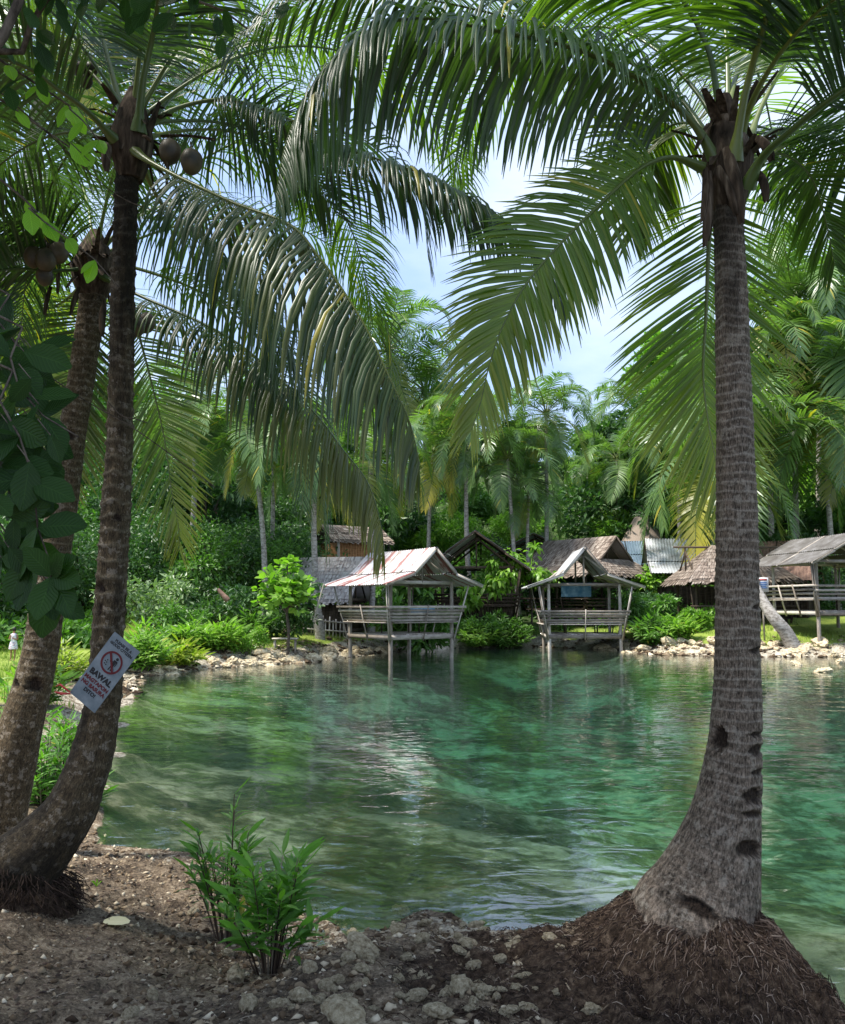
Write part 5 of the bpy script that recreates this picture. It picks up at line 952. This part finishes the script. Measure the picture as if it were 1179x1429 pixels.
# ladder like loose pole and cloth in hut 1
mb = MB(); mb.add([H1.G((-.5, -1.4, 2.02)), H1.G((.7, -1.4, 2.05)), H1.G((.75, -1.42, 1.82)), H1.G((-.45, -1.45, 1.78)), H1.G((-.5, -1.36, 2.02)), H1.G((.7, -1.36, 2.05)), H1.G((.75, -1.38, 1.82)), H1.G((-.45, -1.41, 1.78))], [(0, 1, 2, 3), (7, 6, 5, 4), (0, 4, 5, 1), (2, 6, 7, 3)])
tag(mb.build('cloth', M['blue']), 'blue printed cloth hung on the rail of the rusty roofed stilt hut', 'cloth')
mb = MB(); mb.tube([P(452, 815, 33.0), P(437, 868, 33.2)], .03, 6, 0); tag(mb.build('prop_pole', M['wood']), 'thin slanted pole propping the left eave of the rusty roofed hut', 'pole')
# hut 2: gable front
H2 = hut('stilt hut with a steep grey gable front facing the lagoon', X_(808, 41.3), 41.3, math.radians(-3), 3.3, 3.0, .78, 3.0, 4.85, 'tin', ow=1.05, ol=.7, brk=.37, flare=.8, seed=5, group='open stilt huts at the far shore', rails=5)
mb = MB(); n = 8
V = [H2.G((-.75 + 1.5 * i / n, 1.35 + .05 * math.sin(i * 1.9), z)) for z in (3.25, 2.55) for i in range(n + 1)]; mb.add(V, [(i, i + 1, n + 2 + i, n + 1 + i) for i in range(n)]); mb.add(np.array(V) + [0, .02, 0], [(n + 1 + i, n + 2 + i, i + 1, i) for i in range(n)])
tag(mb.build('banner', M['blue']), 'blue banner hanging inside the gable front stilt hut', 'banner')
# land huts
GH = 'huts on the land behind the shore'
hut('large thatched hut directly behind the gable front stilt hut', X_(808, 49.5), 49.5, math.radians(38), 3.9, 4.2, 1.4, 3.75, 6.0, 'thatch', ow=.8, ol=.7, skirt=True, seed=7, group=GH, name='thatched_hut', wm='darkwood')
hut('dark open hut with a wide gable roof behind the rusty roofed hut', X_(668, 46), 46, math.radians(-8), 3.6, 3.4, 1.6, 4.0, 6.0, 'tin', ow=1.0, ol=.7, seed=8, group=GH, name='wooden_hut', wm='darkwood', two=False, walls=('darkwood', 1.0, 'frl'))
hb = hut('hut with tan board walls and a thatched roof in the trees', X_(490, 48), 48, math.radians(-58), 2.4, 2.8, 3.7, 5.6, 6.6, 'thatch', ow=.4, ol=.5, rail=False, seed=9, group=GH, name='wooden_hut', walls=('tanwall', 1.9, 'flrb'), table=False, two=False)
hut('low hut under a broad pale thatched roof behind the grey trunk', X_(448, 42), 42, math.radians(78), 3.4, 3.6, 1.0, 2.3, 4.5, 'thatch_pale', ow=.6, ol=.4, rail=False, seed=10, group=GH, name='thatched_hut', walls=('darkwood', 1.2, 'flrb'), table=False, two=False, wm='darkwood')
hut('back hut with a white sheet roof above the drooping leaved tree', X_(752, 56), 56, math.radians(-15), 4.4, 3.8, 3.0, 5.3, 6.7, 'tin_pale', ow=.6, ol=.6, seed=11, group=GH, name='wooden_hut', wm='darkwood', two=False, rail=True, table=False)
hut('shed with a long pale blue sheet roof right of the large thatched hut', X_(872, 55), 55, math.radians(84), 3.6, 4.6, 2.0, 4.6, 6.3, 'tin_pale', ow=.6, ol=.4, rail=False, seed=12, group=GH, name='shed', walls=('darkwood', 1.6, 'flr'), table=False, wm='darkwood', two=False)
hut('shed with a long ribbed grey tin roof left of the near right trunk', X_(968, 49), 49, math.radians(82), 4.0, 4.6, 1.4, 3.9, 6.0, 'tin', ow=.7, ol=.5, rail=False, seed=13, group=GH, name='shed', walls=('darkwood', 1.8, 'flr'), table=False, wm='darkwood', two=True)
hut('thatched hut with a low sweeping roof just left of the near right trunk', X_(1016, 43.5), 43.5, math.radians(90), 3.0, 4.4, 1.0, 3.3, 5.2, 'thatch', ow=.8, ol=.6, hip=True, seed=14, group=GH, name='thatched_hut', wm='darkwood')
hut('dark hut with a rusted brown roof right of the near right trunk', X_(1085, 45.5), 45.5, math.radians(60), 3.4, 3.0, 1.2, 3.4, 5.6, 'tin_brown', ow=.6, ol=.5, rail=False, seed=15, group=GH, name='wooden_hut', walls=('darkwood', 2.0, 'flr'), table=False, wm='darkwood', two=False)
hut('raised open shed with a tin roof at the right edge', X_(1152, 38.5), 38.5, math.radians(8), 3.2, 3.4, 1.9, 3.95, 5.3, 'tin_dark', ow=.8, ol=1.0, seed=16, group=GH, name='open_shed', two=False)
# grey cone roof far behind
mb = MB(); c = np.array([X_(897, 60), 60.0, 5.0]); th = Thing('cone_roofed_hut', 'hut with a grey pointed cone roof rising behind the tin roofs', 'hut', (c[0], c[1], gz(c[0], c[1])), GH)
pts = [(c[0], c[1], 5.9), (c[0], c[1], 8.6)]; mb.tube([np.array((c[0], c[1], z)) for z in np.linspace(5.9, 9.2, 8)], np.linspace(1.9, .05, 8), 18, 0); th.part('roof', mb, M['thatch'])
mb = MB(); mb.tube([np.array((c[0], c[1], z)) for z in (gz(c[0], c[1]) - .3, 4, 6.0)], 1.3, 14, 0); th.part('wall', mb, M['darkwood'])

# bamboo fence between the huts and one under the pale roof
def fence(label, p0, p1, z0, h, gap=.13, mk='wood', seed=1, rails_=(.35, .8)):
    rr = random.Random(seed); p0 = np.array(p0, float); p1 = np.array(p1, float); ln = np.linalg.norm(p1 - p0); n = int(ln / gap); th = Thing('bamboo_fence', label, 'fence', (*p0, gz(*p0)), None); mb = MB()
    for i in range(n):
        q = p0 + (p1 - p0) * i / n + rr.uniform(-.02, .02); g_ = gz(*q) if z0 is None else z0; hh = h * rr.uniform(.85, 1.1); mb.beam((q[0], q[1], g_ - .1), (q[0] + rr.uniform(-.04, .04), q[1], g_ + hh), .06, .03)
    th.part('pickets', mb, M[mk])
    for f in rails_:
        mb = MB(); mb.beam((p0[0], p0[1] - .04, (gz(*p0) if z0 is None else z0) + h * f), (p1[0], p1[1] - .04, (gz(*p1) if z0 is None else z0) + h * f), .04, .06); th.part('rail', mb, M[mk])
fence('upright bamboo fence between the two stilt huts', (X_(636, 44.5), 44.5), (X_(715, 45), 45.0), None, 1.7, .15, seed=3)
fence('low picket fence behind the rusty roofed hut', (X_(425, 39), 39), (X_(490, 39.5), 39.5), None, .9, .16, seed=4)
# small white notice
th = Thing('notice_board', 'small white notice with red and blue lines just right of the near right trunk', 'sign', (X_(1064, 37.5), 37.5, gz(X_(1064, 37.5), 37.5)))
zc = P(1063, 816, 37.5)[2]; xx = X_(1063, 37.5); mb = MB(); mb.beam((xx, 37.5, zc - .32), (xx, 37.5, zc + .32), .48, .02); th.part('board', mb, M['white'])
mb = MB(); mb.beam((xx, 37.6, gz(xx, 37.5) - .1), (xx, 37.6, zc - .1), .06, .06); th.part('post', mb, M['wood'])
mb = MB(); mb.beam((xx - .17, 37.485, zc + .22), (xx + .17, 37.485, zc + .22), .01, .07); th.part('red_line', mb, M['red'])
mb = MB()
for k, (l_, z_) in enumerate([(.16, .1), (.18, .02), (.13, -.06), (.17, -.14)]): mb.beam((xx - l_, 37.485, zc + z_), (xx + l_, 37.485, zc + z_), .01, .04)
th.part('blue_lines', mb, solid('blue_ink', lambda t, c: (.05, .15, .4), .6))
# leaning mottled trunk stump by the notice
mb = MB(); mb.tube(catmull(pxs([(1108, 905, 36.5), (1096, 882, 36.5), (1082, 865, 36.5), (1068, 845, 36.8), (1052, 815, 37.2), (1040, 780, 37.6)]), 16), np.linspace(.33, .18, 16), 12, 0); tag(mb.build('leaning_trunk', M['trunk_bg']), 'mottled grey trunk leaning behind the near right palm below the notice', 'tree trunk')
# orange patch: a clay pot like stump in the left wood
mb = MB(); mb.tube(catmull(pxs([(318, 838, 33.5), (311, 830, 33.5), (304, 822, 33.5)]), 6), [.11, .12, .1, .09, .08, .06], 8, 0); tag(mb.build('tree_stump', M['tin_brown']), 'short reddish brown broken stump in the bushes left of the leaning palm', 'stump')

# bench beside the leaning palm
th = Thing('wooden_bench', 'small low wooden bench on the left bank near the grey trunk', 'bench', (X_(400, 33.5), 33.5, gz(X_(400, 33.5), 33.5))); bz = gz(X_(400, 33.5), 33.5); bxx = X_(400, 33.5)
mb = MB(); mb.beam((bxx - .5, 33.5, bz + .45), (bxx + .5, 33.5, bz + .45), .35, .05); th.part('seat', mb, M['wood'])
for sx in (-.4, .4):
    mb = MB(); mb.beam((bxx + sx, 33.5, bz - .1), (bxx + sx, 33.5, bz + .43), .07, .2); th.part('leg', mb, M['wood'])

# ------------------------------------------------------------------ person on the left bank
def person():
    D = 26.5; x = X_(25, D); zg = gz(x, D); feet = P(25, 915, D)[2]; h = 1.02
    th = empty('person', (x, D, zg)); tag(th, 'person in a white and blue patterned dress standing on the grass at the left edge', 'person')
    J = [(0, 0, .52), (0, 0, .60), (0, 0, .70), (0, 0, .80), (0, 0, .86), (0, -.005, .93), (0, 0, .985), (.055, 0, .50), (.055, .005, .27), (.05, 0, .04), (.05, -.06, .015), (-.055, 0, .50), (-.06, .005, .27), (-.06, 0, .04), (-.06, -.06, .015), (.1, 0, .79), (.13, 0, .65), (.04, -.11, .68), (.0, -.13, .7), (-.1, 0, .79), (-.14, 0, .65), (-.05, -.1, .72), (-.02, -.12, .78)]
    E = [(0, 1), (1, 2), (2, 3), (3, 4), (4, 5), (5, 6), (0, 7), (7, 8), (8, 9), (9, 10), (0, 11), (11, 12), (12, 13), (13, 14), (3, 15), (15, 16), (16, 17), (17, 18), (3, 19), (19, 20), (20, 21), (21, 22)]
    Rr = [.075, .065, .07, .06, .028, .052, .04, .05, .032, .022, .02, .05, .032, .022, .02, .03, .024, .018, .014, .03, .024, .018, .014]
    me = bpy.data.meshes.new('body'); me.from_pydata([tuple(h * np.array(j)) for j in J], E, []); o = bpy.data.objects.new('body', me); COL.objects.link(o)
    sk = o.modifiers.new('s', 'SKIN'); 
    for i, r in enumerate(Rr): o.data.skin_vertices[0].data[i].radius = (r * h, r * h * .8)
    o.data.skin_vertices[0].data[0].use_root = True; o.modifiers.new('u', 'SUBSURF').levels = 1; bpy.context.view_layer.update()
    nm = bpy.data.meshes.new_from_object(o.evaluated_get(bpy.context.evaluated_depsgraph_get())); bpy.data.objects.remove(o)
    o = bpy.data.objects.new('body', nm); COL.objects.link(o); nm.materials.clear(); nm.materials.append(solid('skin', lambda t, c: (.3, .16, .1), .6)); o.parent = th
    mb = MB(); mb.tube([(0, 0, h * z) for z in (.36, .45, .55, .62, .72, .81, .835)], [h * r for r in (.135, .125, .105, .08, .088, .092, .045)], 16, 0, cap=False, flat=.75)
    def cd(t, c): n = noise(t, c.outputs['Object'], 14, 2); return ramp(t, n, [(.44, (.7, .7, .72)), (.5, (.25, .32, .5)), (.56, (.6, .3, .3)), (.6, (.7, .7, .72))])
    o = mb.build('dress', solid('patterned_dress', cd, .8), th)
    mb = MB(); mb.tube([(0, .012, h * z) for z in (.90, .94, .98, 1.01, 1.02)], [h * r for r in (.045, .062, .06, .04, .01)], 12, 0, flat=.95); mb.build('hair', solid('black_hair', lambda t, c: (.012, .01, .008), .5), th)
person()

# ------------------------------------------------------------------ rocks, pebbles, litter, grass
def rock_mesh(seed, sub=3):
    import bmesh
    bm = bmesh.new(); bmesh.ops.create_icosphere(bm, subdivisions=sub, radius=1.0); V = np.array([v.co for v in bm.verts]); n = fbm(V[:, 0] * 1.1 + seed * 3 + 20, V[:, 1] * 1.1 + 20, V[:, 2] * 1.1 + 20, 4); n2 = fbm(V[:, 0] * 4 + seed + 40, V[:, 1] * 4 + 40, V[:, 2] * 4 + 40, 3)
    r = .55 + .9 * n + .8 * (n2 - .45); g = np.random.default_rng(seed); sc = np.array([1.15, .85, .62]) * g.uniform(.8, 1.2, 3); mb = MB(); fs = [[v.index for v in f.verts] for f in bm.faces]; bm.free()
    mb.add(V * r[:, None] * sc, fs, 0, None, (.5, 0, 0, 1)); o = mb.build('rock', M['rock'], None, False); me = o.data; bpy.data.objects.remove(o); return me
RK = [rock_mesh(s) for s in range(7)]; rr = random.Random(4)
def rock(x, y, s, label, group, i=0, sink=.25):
    o = bpy.data.objects.new('rock', RK[i % 7]); COL.objects.link(o); o.location = (x, y, gz(x, y) + s * (.35 - sink)); o.scale = (s, s, s); o.rotation_euler = (rr.uniform(-.4, .4), rr.uniform(-.4, .4), rr.random() * 6.28); tag(o, label, 'rock', group); return o
def gpx(px_, py_, zz=.55):
    for _ in range(6):
        u = (px_ - 589.5) / F; v = (714.5 - py_) / F; s = (zz - EYE) / (sp + v * cp); x, y = u * s, (cp - v * sp) * s; zz = gz(x, y)
    return x, y
for k, (a, b, s, lab) in enumerate([(507, 1325, .075, 'pale knobbly limestone left of the middle of the near bank'), (560, 1270, .07, 'pale rock at the water edge on the middle mound'), (513, 1340, .05, 'small pale rock below the knobbly limestone'), (640, 1385, .065, 'upright pale rock on the near bank in the centre'), (888, 1362, .05, 'white stone lying on the root mass'), (780, 1325, .035, 'small tan rock on the bank edge left of the root mound'), (770, 1312, .045, 'flat rock on the dip of the bank edge'), (480, 1425, .09, 'large pale rock at the bottom edge of the view'), (620, 1272, .05, 'tan rock topping the middle mound'), (270, 1275, .05, 'pale rock left of the leafy plant'), (455, 1378, .04, 'small white rock right of the leafy plant'), (330, 1365, .06, 'ridged pale rock below the leafy plant'), (40, 1255, .04, 'small pale stone at the foot of the dark palm'), (420, 1395, .05, 'low pale rock near the bottom left of centre'), (720, 1322, .05, 'mossy grey rock on the near mound'), (610, 1420, .05, 'white speckled rock at the bottom centre'), (300, 1240, .04, 'stone beside the thin stemmed plant'), (345, 1405, .05, 'grey white rock at the lower left')]):
    x, y = gpx(a, b); rock(x, y, s, lab, 'pale rocks on the near bank', k, .1)
for k in range(90):
    a, b = rr.gauss(560, 150), rr.uniform(1290, 1425)
    if a > 830: continue
    x, y = gpx(a, b); rock(x, y, rr.uniform(.012, .042), 'small pale pitted stone lying loose on the near bank soil', 'small loose stones on the near bank', k, .12)
for k in range(150):     # rim of the far shore
    t = rr.random(); i = rr.choice([0, 1, 1, 2, 2, 3, 7, 8, 9, 9, 9]); a, b = SHORE[i], SHORE[i + 1]; p = a + (b - a) * t + np.array([rr.gauss(0, .35), rr.gauss(.5, .5)]); s = rr.uniform(.08, .34) ** 1.0
    rock(p[0], p[1], s, 'rough pale limestone rock lying along the far shoreline', 'limestone rocks along the far shore', k, .2)
for k, (a, b, s) in enumerate([(1140, 938, .25), (1105, 928, .2), (1165, 925, .22)]):
    x = (a - 589.5) / F; D = EYE / math.tan(math.atan((b - 714.5) / F) - PITCH); o = rock(x * D, D, s, 'white rock standing in the shallow water near the right shore', 'rocks in the shallows at right', k); o.location[2] = .02
def scatter(name, label, n, fn, mkm, smin, smax, kind, seed, flat=.35):
    g = np.random.default_rng(seed); x, y = fn(g, n); z, s = height(x, y, True); n = len(x); sz = smin + (smax - smin) * g.random(n) ** 3.2
    B = nrm(np.array([(1, 0, 0), (-1, 0, 0), (0, 1, 0), (0, -1, 0), (0, 0, 1), (0, 0, -1)])); J = B[None] * g.uniform(.6, 1.2, (n, 6, 1)) + g.normal(0, .22, (n, 6, 3)); J[..., 2] *= flat; an = g.random(n) * 6.28; c_, s_ = np.cos(an), np.sin(an); J[..., 0] *= 1.3
    Xr = J[..., 0] * c_[:, None] - J[..., 1] * s_[:, None]; Yr = J[..., 0] * s_[:, None] + J[..., 1] * c_[:, None]; V = np.stack([Xr, Yr, J[..., 2]], -1) * sz[:, None, None] + np.stack([x, y, z + sz * flat * .12], -1)[:, None]
    tri = np.array([(0, 2, 4), (2, 1, 4), (1, 3, 4), (3, 0, 4), (2, 0, 5), (1, 2, 5), (3, 1, 5), (0, 3, 5)]); Fq = (np.arange(n)[:, None, None] * 6 + tri).reshape(-1, 3); C_ = np.zeros((n, 4)); C_[:, 0] = g.random(n); C_[:, 3] = 1
    mb = MB(); mb.add(V.reshape(-1, 3), Fq, 0, None, np.repeat(C_, 6, 0)); tag(mb.build(name, mkm, None, name == 'pebbles'), label, None, None, 'stuff')
def nearfn(g, n):
    x = g.uniform(-3.6, 2.2, n); y = g.uniform(2.6, 8.6, n); s = sdist(x, y); k = (s > -.6) & (g.random(n) < (.25 + .75 * np.exp(-((x + .3) / 1.0) ** 2) + .3 * (s < 1.5))) & ~((x > .75) & (y > 3.3)) & ~((x > .2) & (y > 3.2) & (g.random(n) < .6)); return x[k], y[k]
scatter('pebbles', 'small pale stones and coral bits strewn over the near bank', 30000, nearfn, M['pebble'], .003, .026, 'stuff', 3, .75)
def soilfn(g, n):
    x = g.uniform(-3.6, 2.2, n); y = g.uniform(2.6, 8.0, n); s = sdist(x, y); k = s > -.2; return x[k], y[k]
scatter('soil_crumbs', 'dark crumbs and dead bits covering the near soil', 32000, soilfn, M['litter'], .002, .014, 'stuff', 4, .4)
def farfn(g, n):
    i = g.choice([0, 1, 2, 3, 6, 7, 8, 9, 10, 33, 34], n); A = SHORE[i % 35]; B = SHORE[(i + 1) % 35]; t = g.random((n, 1)); p = A + (B - A) * t + g.normal(0, 1.1, (n, 2)); s = sdist(p[:, 0], p[:, 1]); k = (s > -.4) & (p[:, 1] > 20); return p[k, 0], p[k, 1]
scatter('shore_rubble', 'pale limestone rubble along the far shoreline', 9000, farfn, M['pebble'], .02, .16, 'stuff', 5, .6)
# dead twigs and leaf bits near
mb = MB(); rr = random.Random(15)
for i in range(1500):
    x, y = rr.uniform(-3, 1.9), rr.uniform(2.7, 6.8)
    if sdist(np.array([x]), np.array([y]))[0] < .08: continue
    z = gz(x, y); a = rr.random() * 6.28; ln = rr.uniform(.015, .075)
    if i % 3: mb.tube([(x, y, z + .003), (x + math.cos(a) * ln / 2, y + math.sin(a) * ln / 2, z + .012), (x + math.cos(a + .4) * ln, y + math.sin(a + .4) * ln, z + .006)], [.0012, .0016, .0008], 4, 0, var=rr.random(), cap=False)
    else: blade(mb, (x, y, z + .004), (math.cos(a), math.sin(a), .15), ln * .8, ln * .3, np.array([rr.gauss(0, .3), rr.gauss(0, .3), 1]), 0, (rr.random(), 0, 0, 1), .1)
tag(mb.build('leaf_litter', M['litter']), 'dry twigs and leaf scraps on the near soil', None, None, 'stuff')
x, y = gpx(161, 1289); mb = MB(); z = gz(x, y) + .02
blade(mb, (x - .07, y, z), (1, .05, .0), .15, .085, np.array([0, -.25, 1.0]), 0, (.8, 1, 0, 1), .03, shape=[.3, .9, 1, .9, .3], cup=.12)
tag(mb.build('fallen_leaf', leafmat('cream_leaf', (.5, .47, .25), (.62, .6, .36), old=(.66, .62, .38), trans=.2, veins=True)), 'single cream yellow fallen leaf lying on the soil below the dark palm', 'leaf')
x, y = gpx(42, 1108); mb = MB(); z = gz(x, y) + .02
blade(mb, (x - .06, y, z), (1, .05, .0), .13, .06, np.array([0, -.3, 1.0]), 0, (.8, 0, 0, 1), .05, shape=[.3, .9, 1, .9, .3])
tag(mb.build('fallen_leaf', solid('orange_leaf', lambda t, c: (.45, .22, .08), .6)), 'orange brown fallen leaf between the two left palm bases', 'leaf')
# seedlings by the dark palm
for k, (a, b, s, lab) in enumerate([(64, 1232, .09, 'two leaved seedling at the foot of the dark palm'), (135, 1236, .06, 'tiny grass sprig right of the dark palm foot'), (80, 1150, .05, 'grassy tuft beside the curved base of the dark palm')]):
    x, y = gpx(a, b); th = Thing('seedling', lab, 'plant', (x, y, gz(x, y))); mb = MB(); r2 = random.Random(k)
    for j in range(2 if k == 0 else 7): ang = r2.uniform(-.5, 3.6) if k else (.2, 2.9)[j]; blade(mb, (x, y, gz(x, y) + (.05 if k == 0 else 0)), (math.cos(ang), -.2, .45 if k == 0 else 1.4), s, s * (.45 if k == 0 else .12), np.array([0, -.6, .8]), 0, (.8, 0, 0, 1), .15)
    th.part('foliage', mb, M['leaf_big_lime'])
# grass on the far bank: blades
g = np.random.default_rng(8); n = 120000; x = g.uniform(-17, 19, n); y = g.uniform(15, 46, n); z, s = height(x, y, True); k = (s > .9) & (g.random(n) < .9) & (fbm(x * .8, y * .8, 2) > .42); x, y, z = x[k], y[k], z[k]; n = len(x)
h_ = g.uniform(.05, .2, n); a = g.random(n) * 6.28; w = .012; dx, dy = np.cos(a) * w, np.sin(a) * w; lx, ly = g.normal(0, .04, n), g.normal(0, .04, n)
V = np.stack([np.stack([x - dx, y - dy, z - .01], -1), np.stack([x + dx, y + dy, z - .01], -1), np.stack([x + lx, y + ly, z + h_], -1)], 1).reshape(-1, 3); C_ = np.zeros((n, 4)); C_[:, 0] = g.random(n); C_[:, 3] = 1
mb = MB(); mb.add(V, np.arange(3 * n).reshape(-1, 3), 0, None, np.repeat(C_, 3, 0)); tag(mb.build('grass', M['grass'], None, False), 'short sunlit grass on the far bank', None, None, 'stuff')
# jungle floor growth: low leaf mass filling the wooded slope
g = np.random.default_rng(12); cs = []; rd = []
for i in range(700):
    y = 46.5 + 45 * g.random() ** 1.3; x = g.uniform(-.62, .62) * y
    if -.13 < x / y < .44 and y < 57: continue
    cs.append((x, y, gz(x, y) + .5)); rd.append(g.uniform(.9, 1.8) * (1 + (y - 46) / 45))
for i in range(140):
    y = 27 + 18 * g.random(); x = -y * g.uniform(.36, .6)
    if math.hypot(x + 12.9, (y - 27) * .6) < 3.2: continue
    if sdist(np.array([x]), np.array([y]))[0] > 6: cs.append((x, y, gz(x, y) + .4)); rd.append(g.uniform(.6, 1.2))
for i in range(220):
    y = 46.5 + 11 * g.random(); x = g.uniform(-.13, .44) * y; cs.append((x, y, gz(x, y) + .2)); rd.append(g.uniform(.5, .8))
mb = MB(); cloud(mb, cs, rd, 90, .34, 0, 5, aspect=.45); tag(mb.build('undergrowth', M['leaf_mid'], None, False), 'tangled low green undergrowth on the wooded slope', None, None, 'stuff')
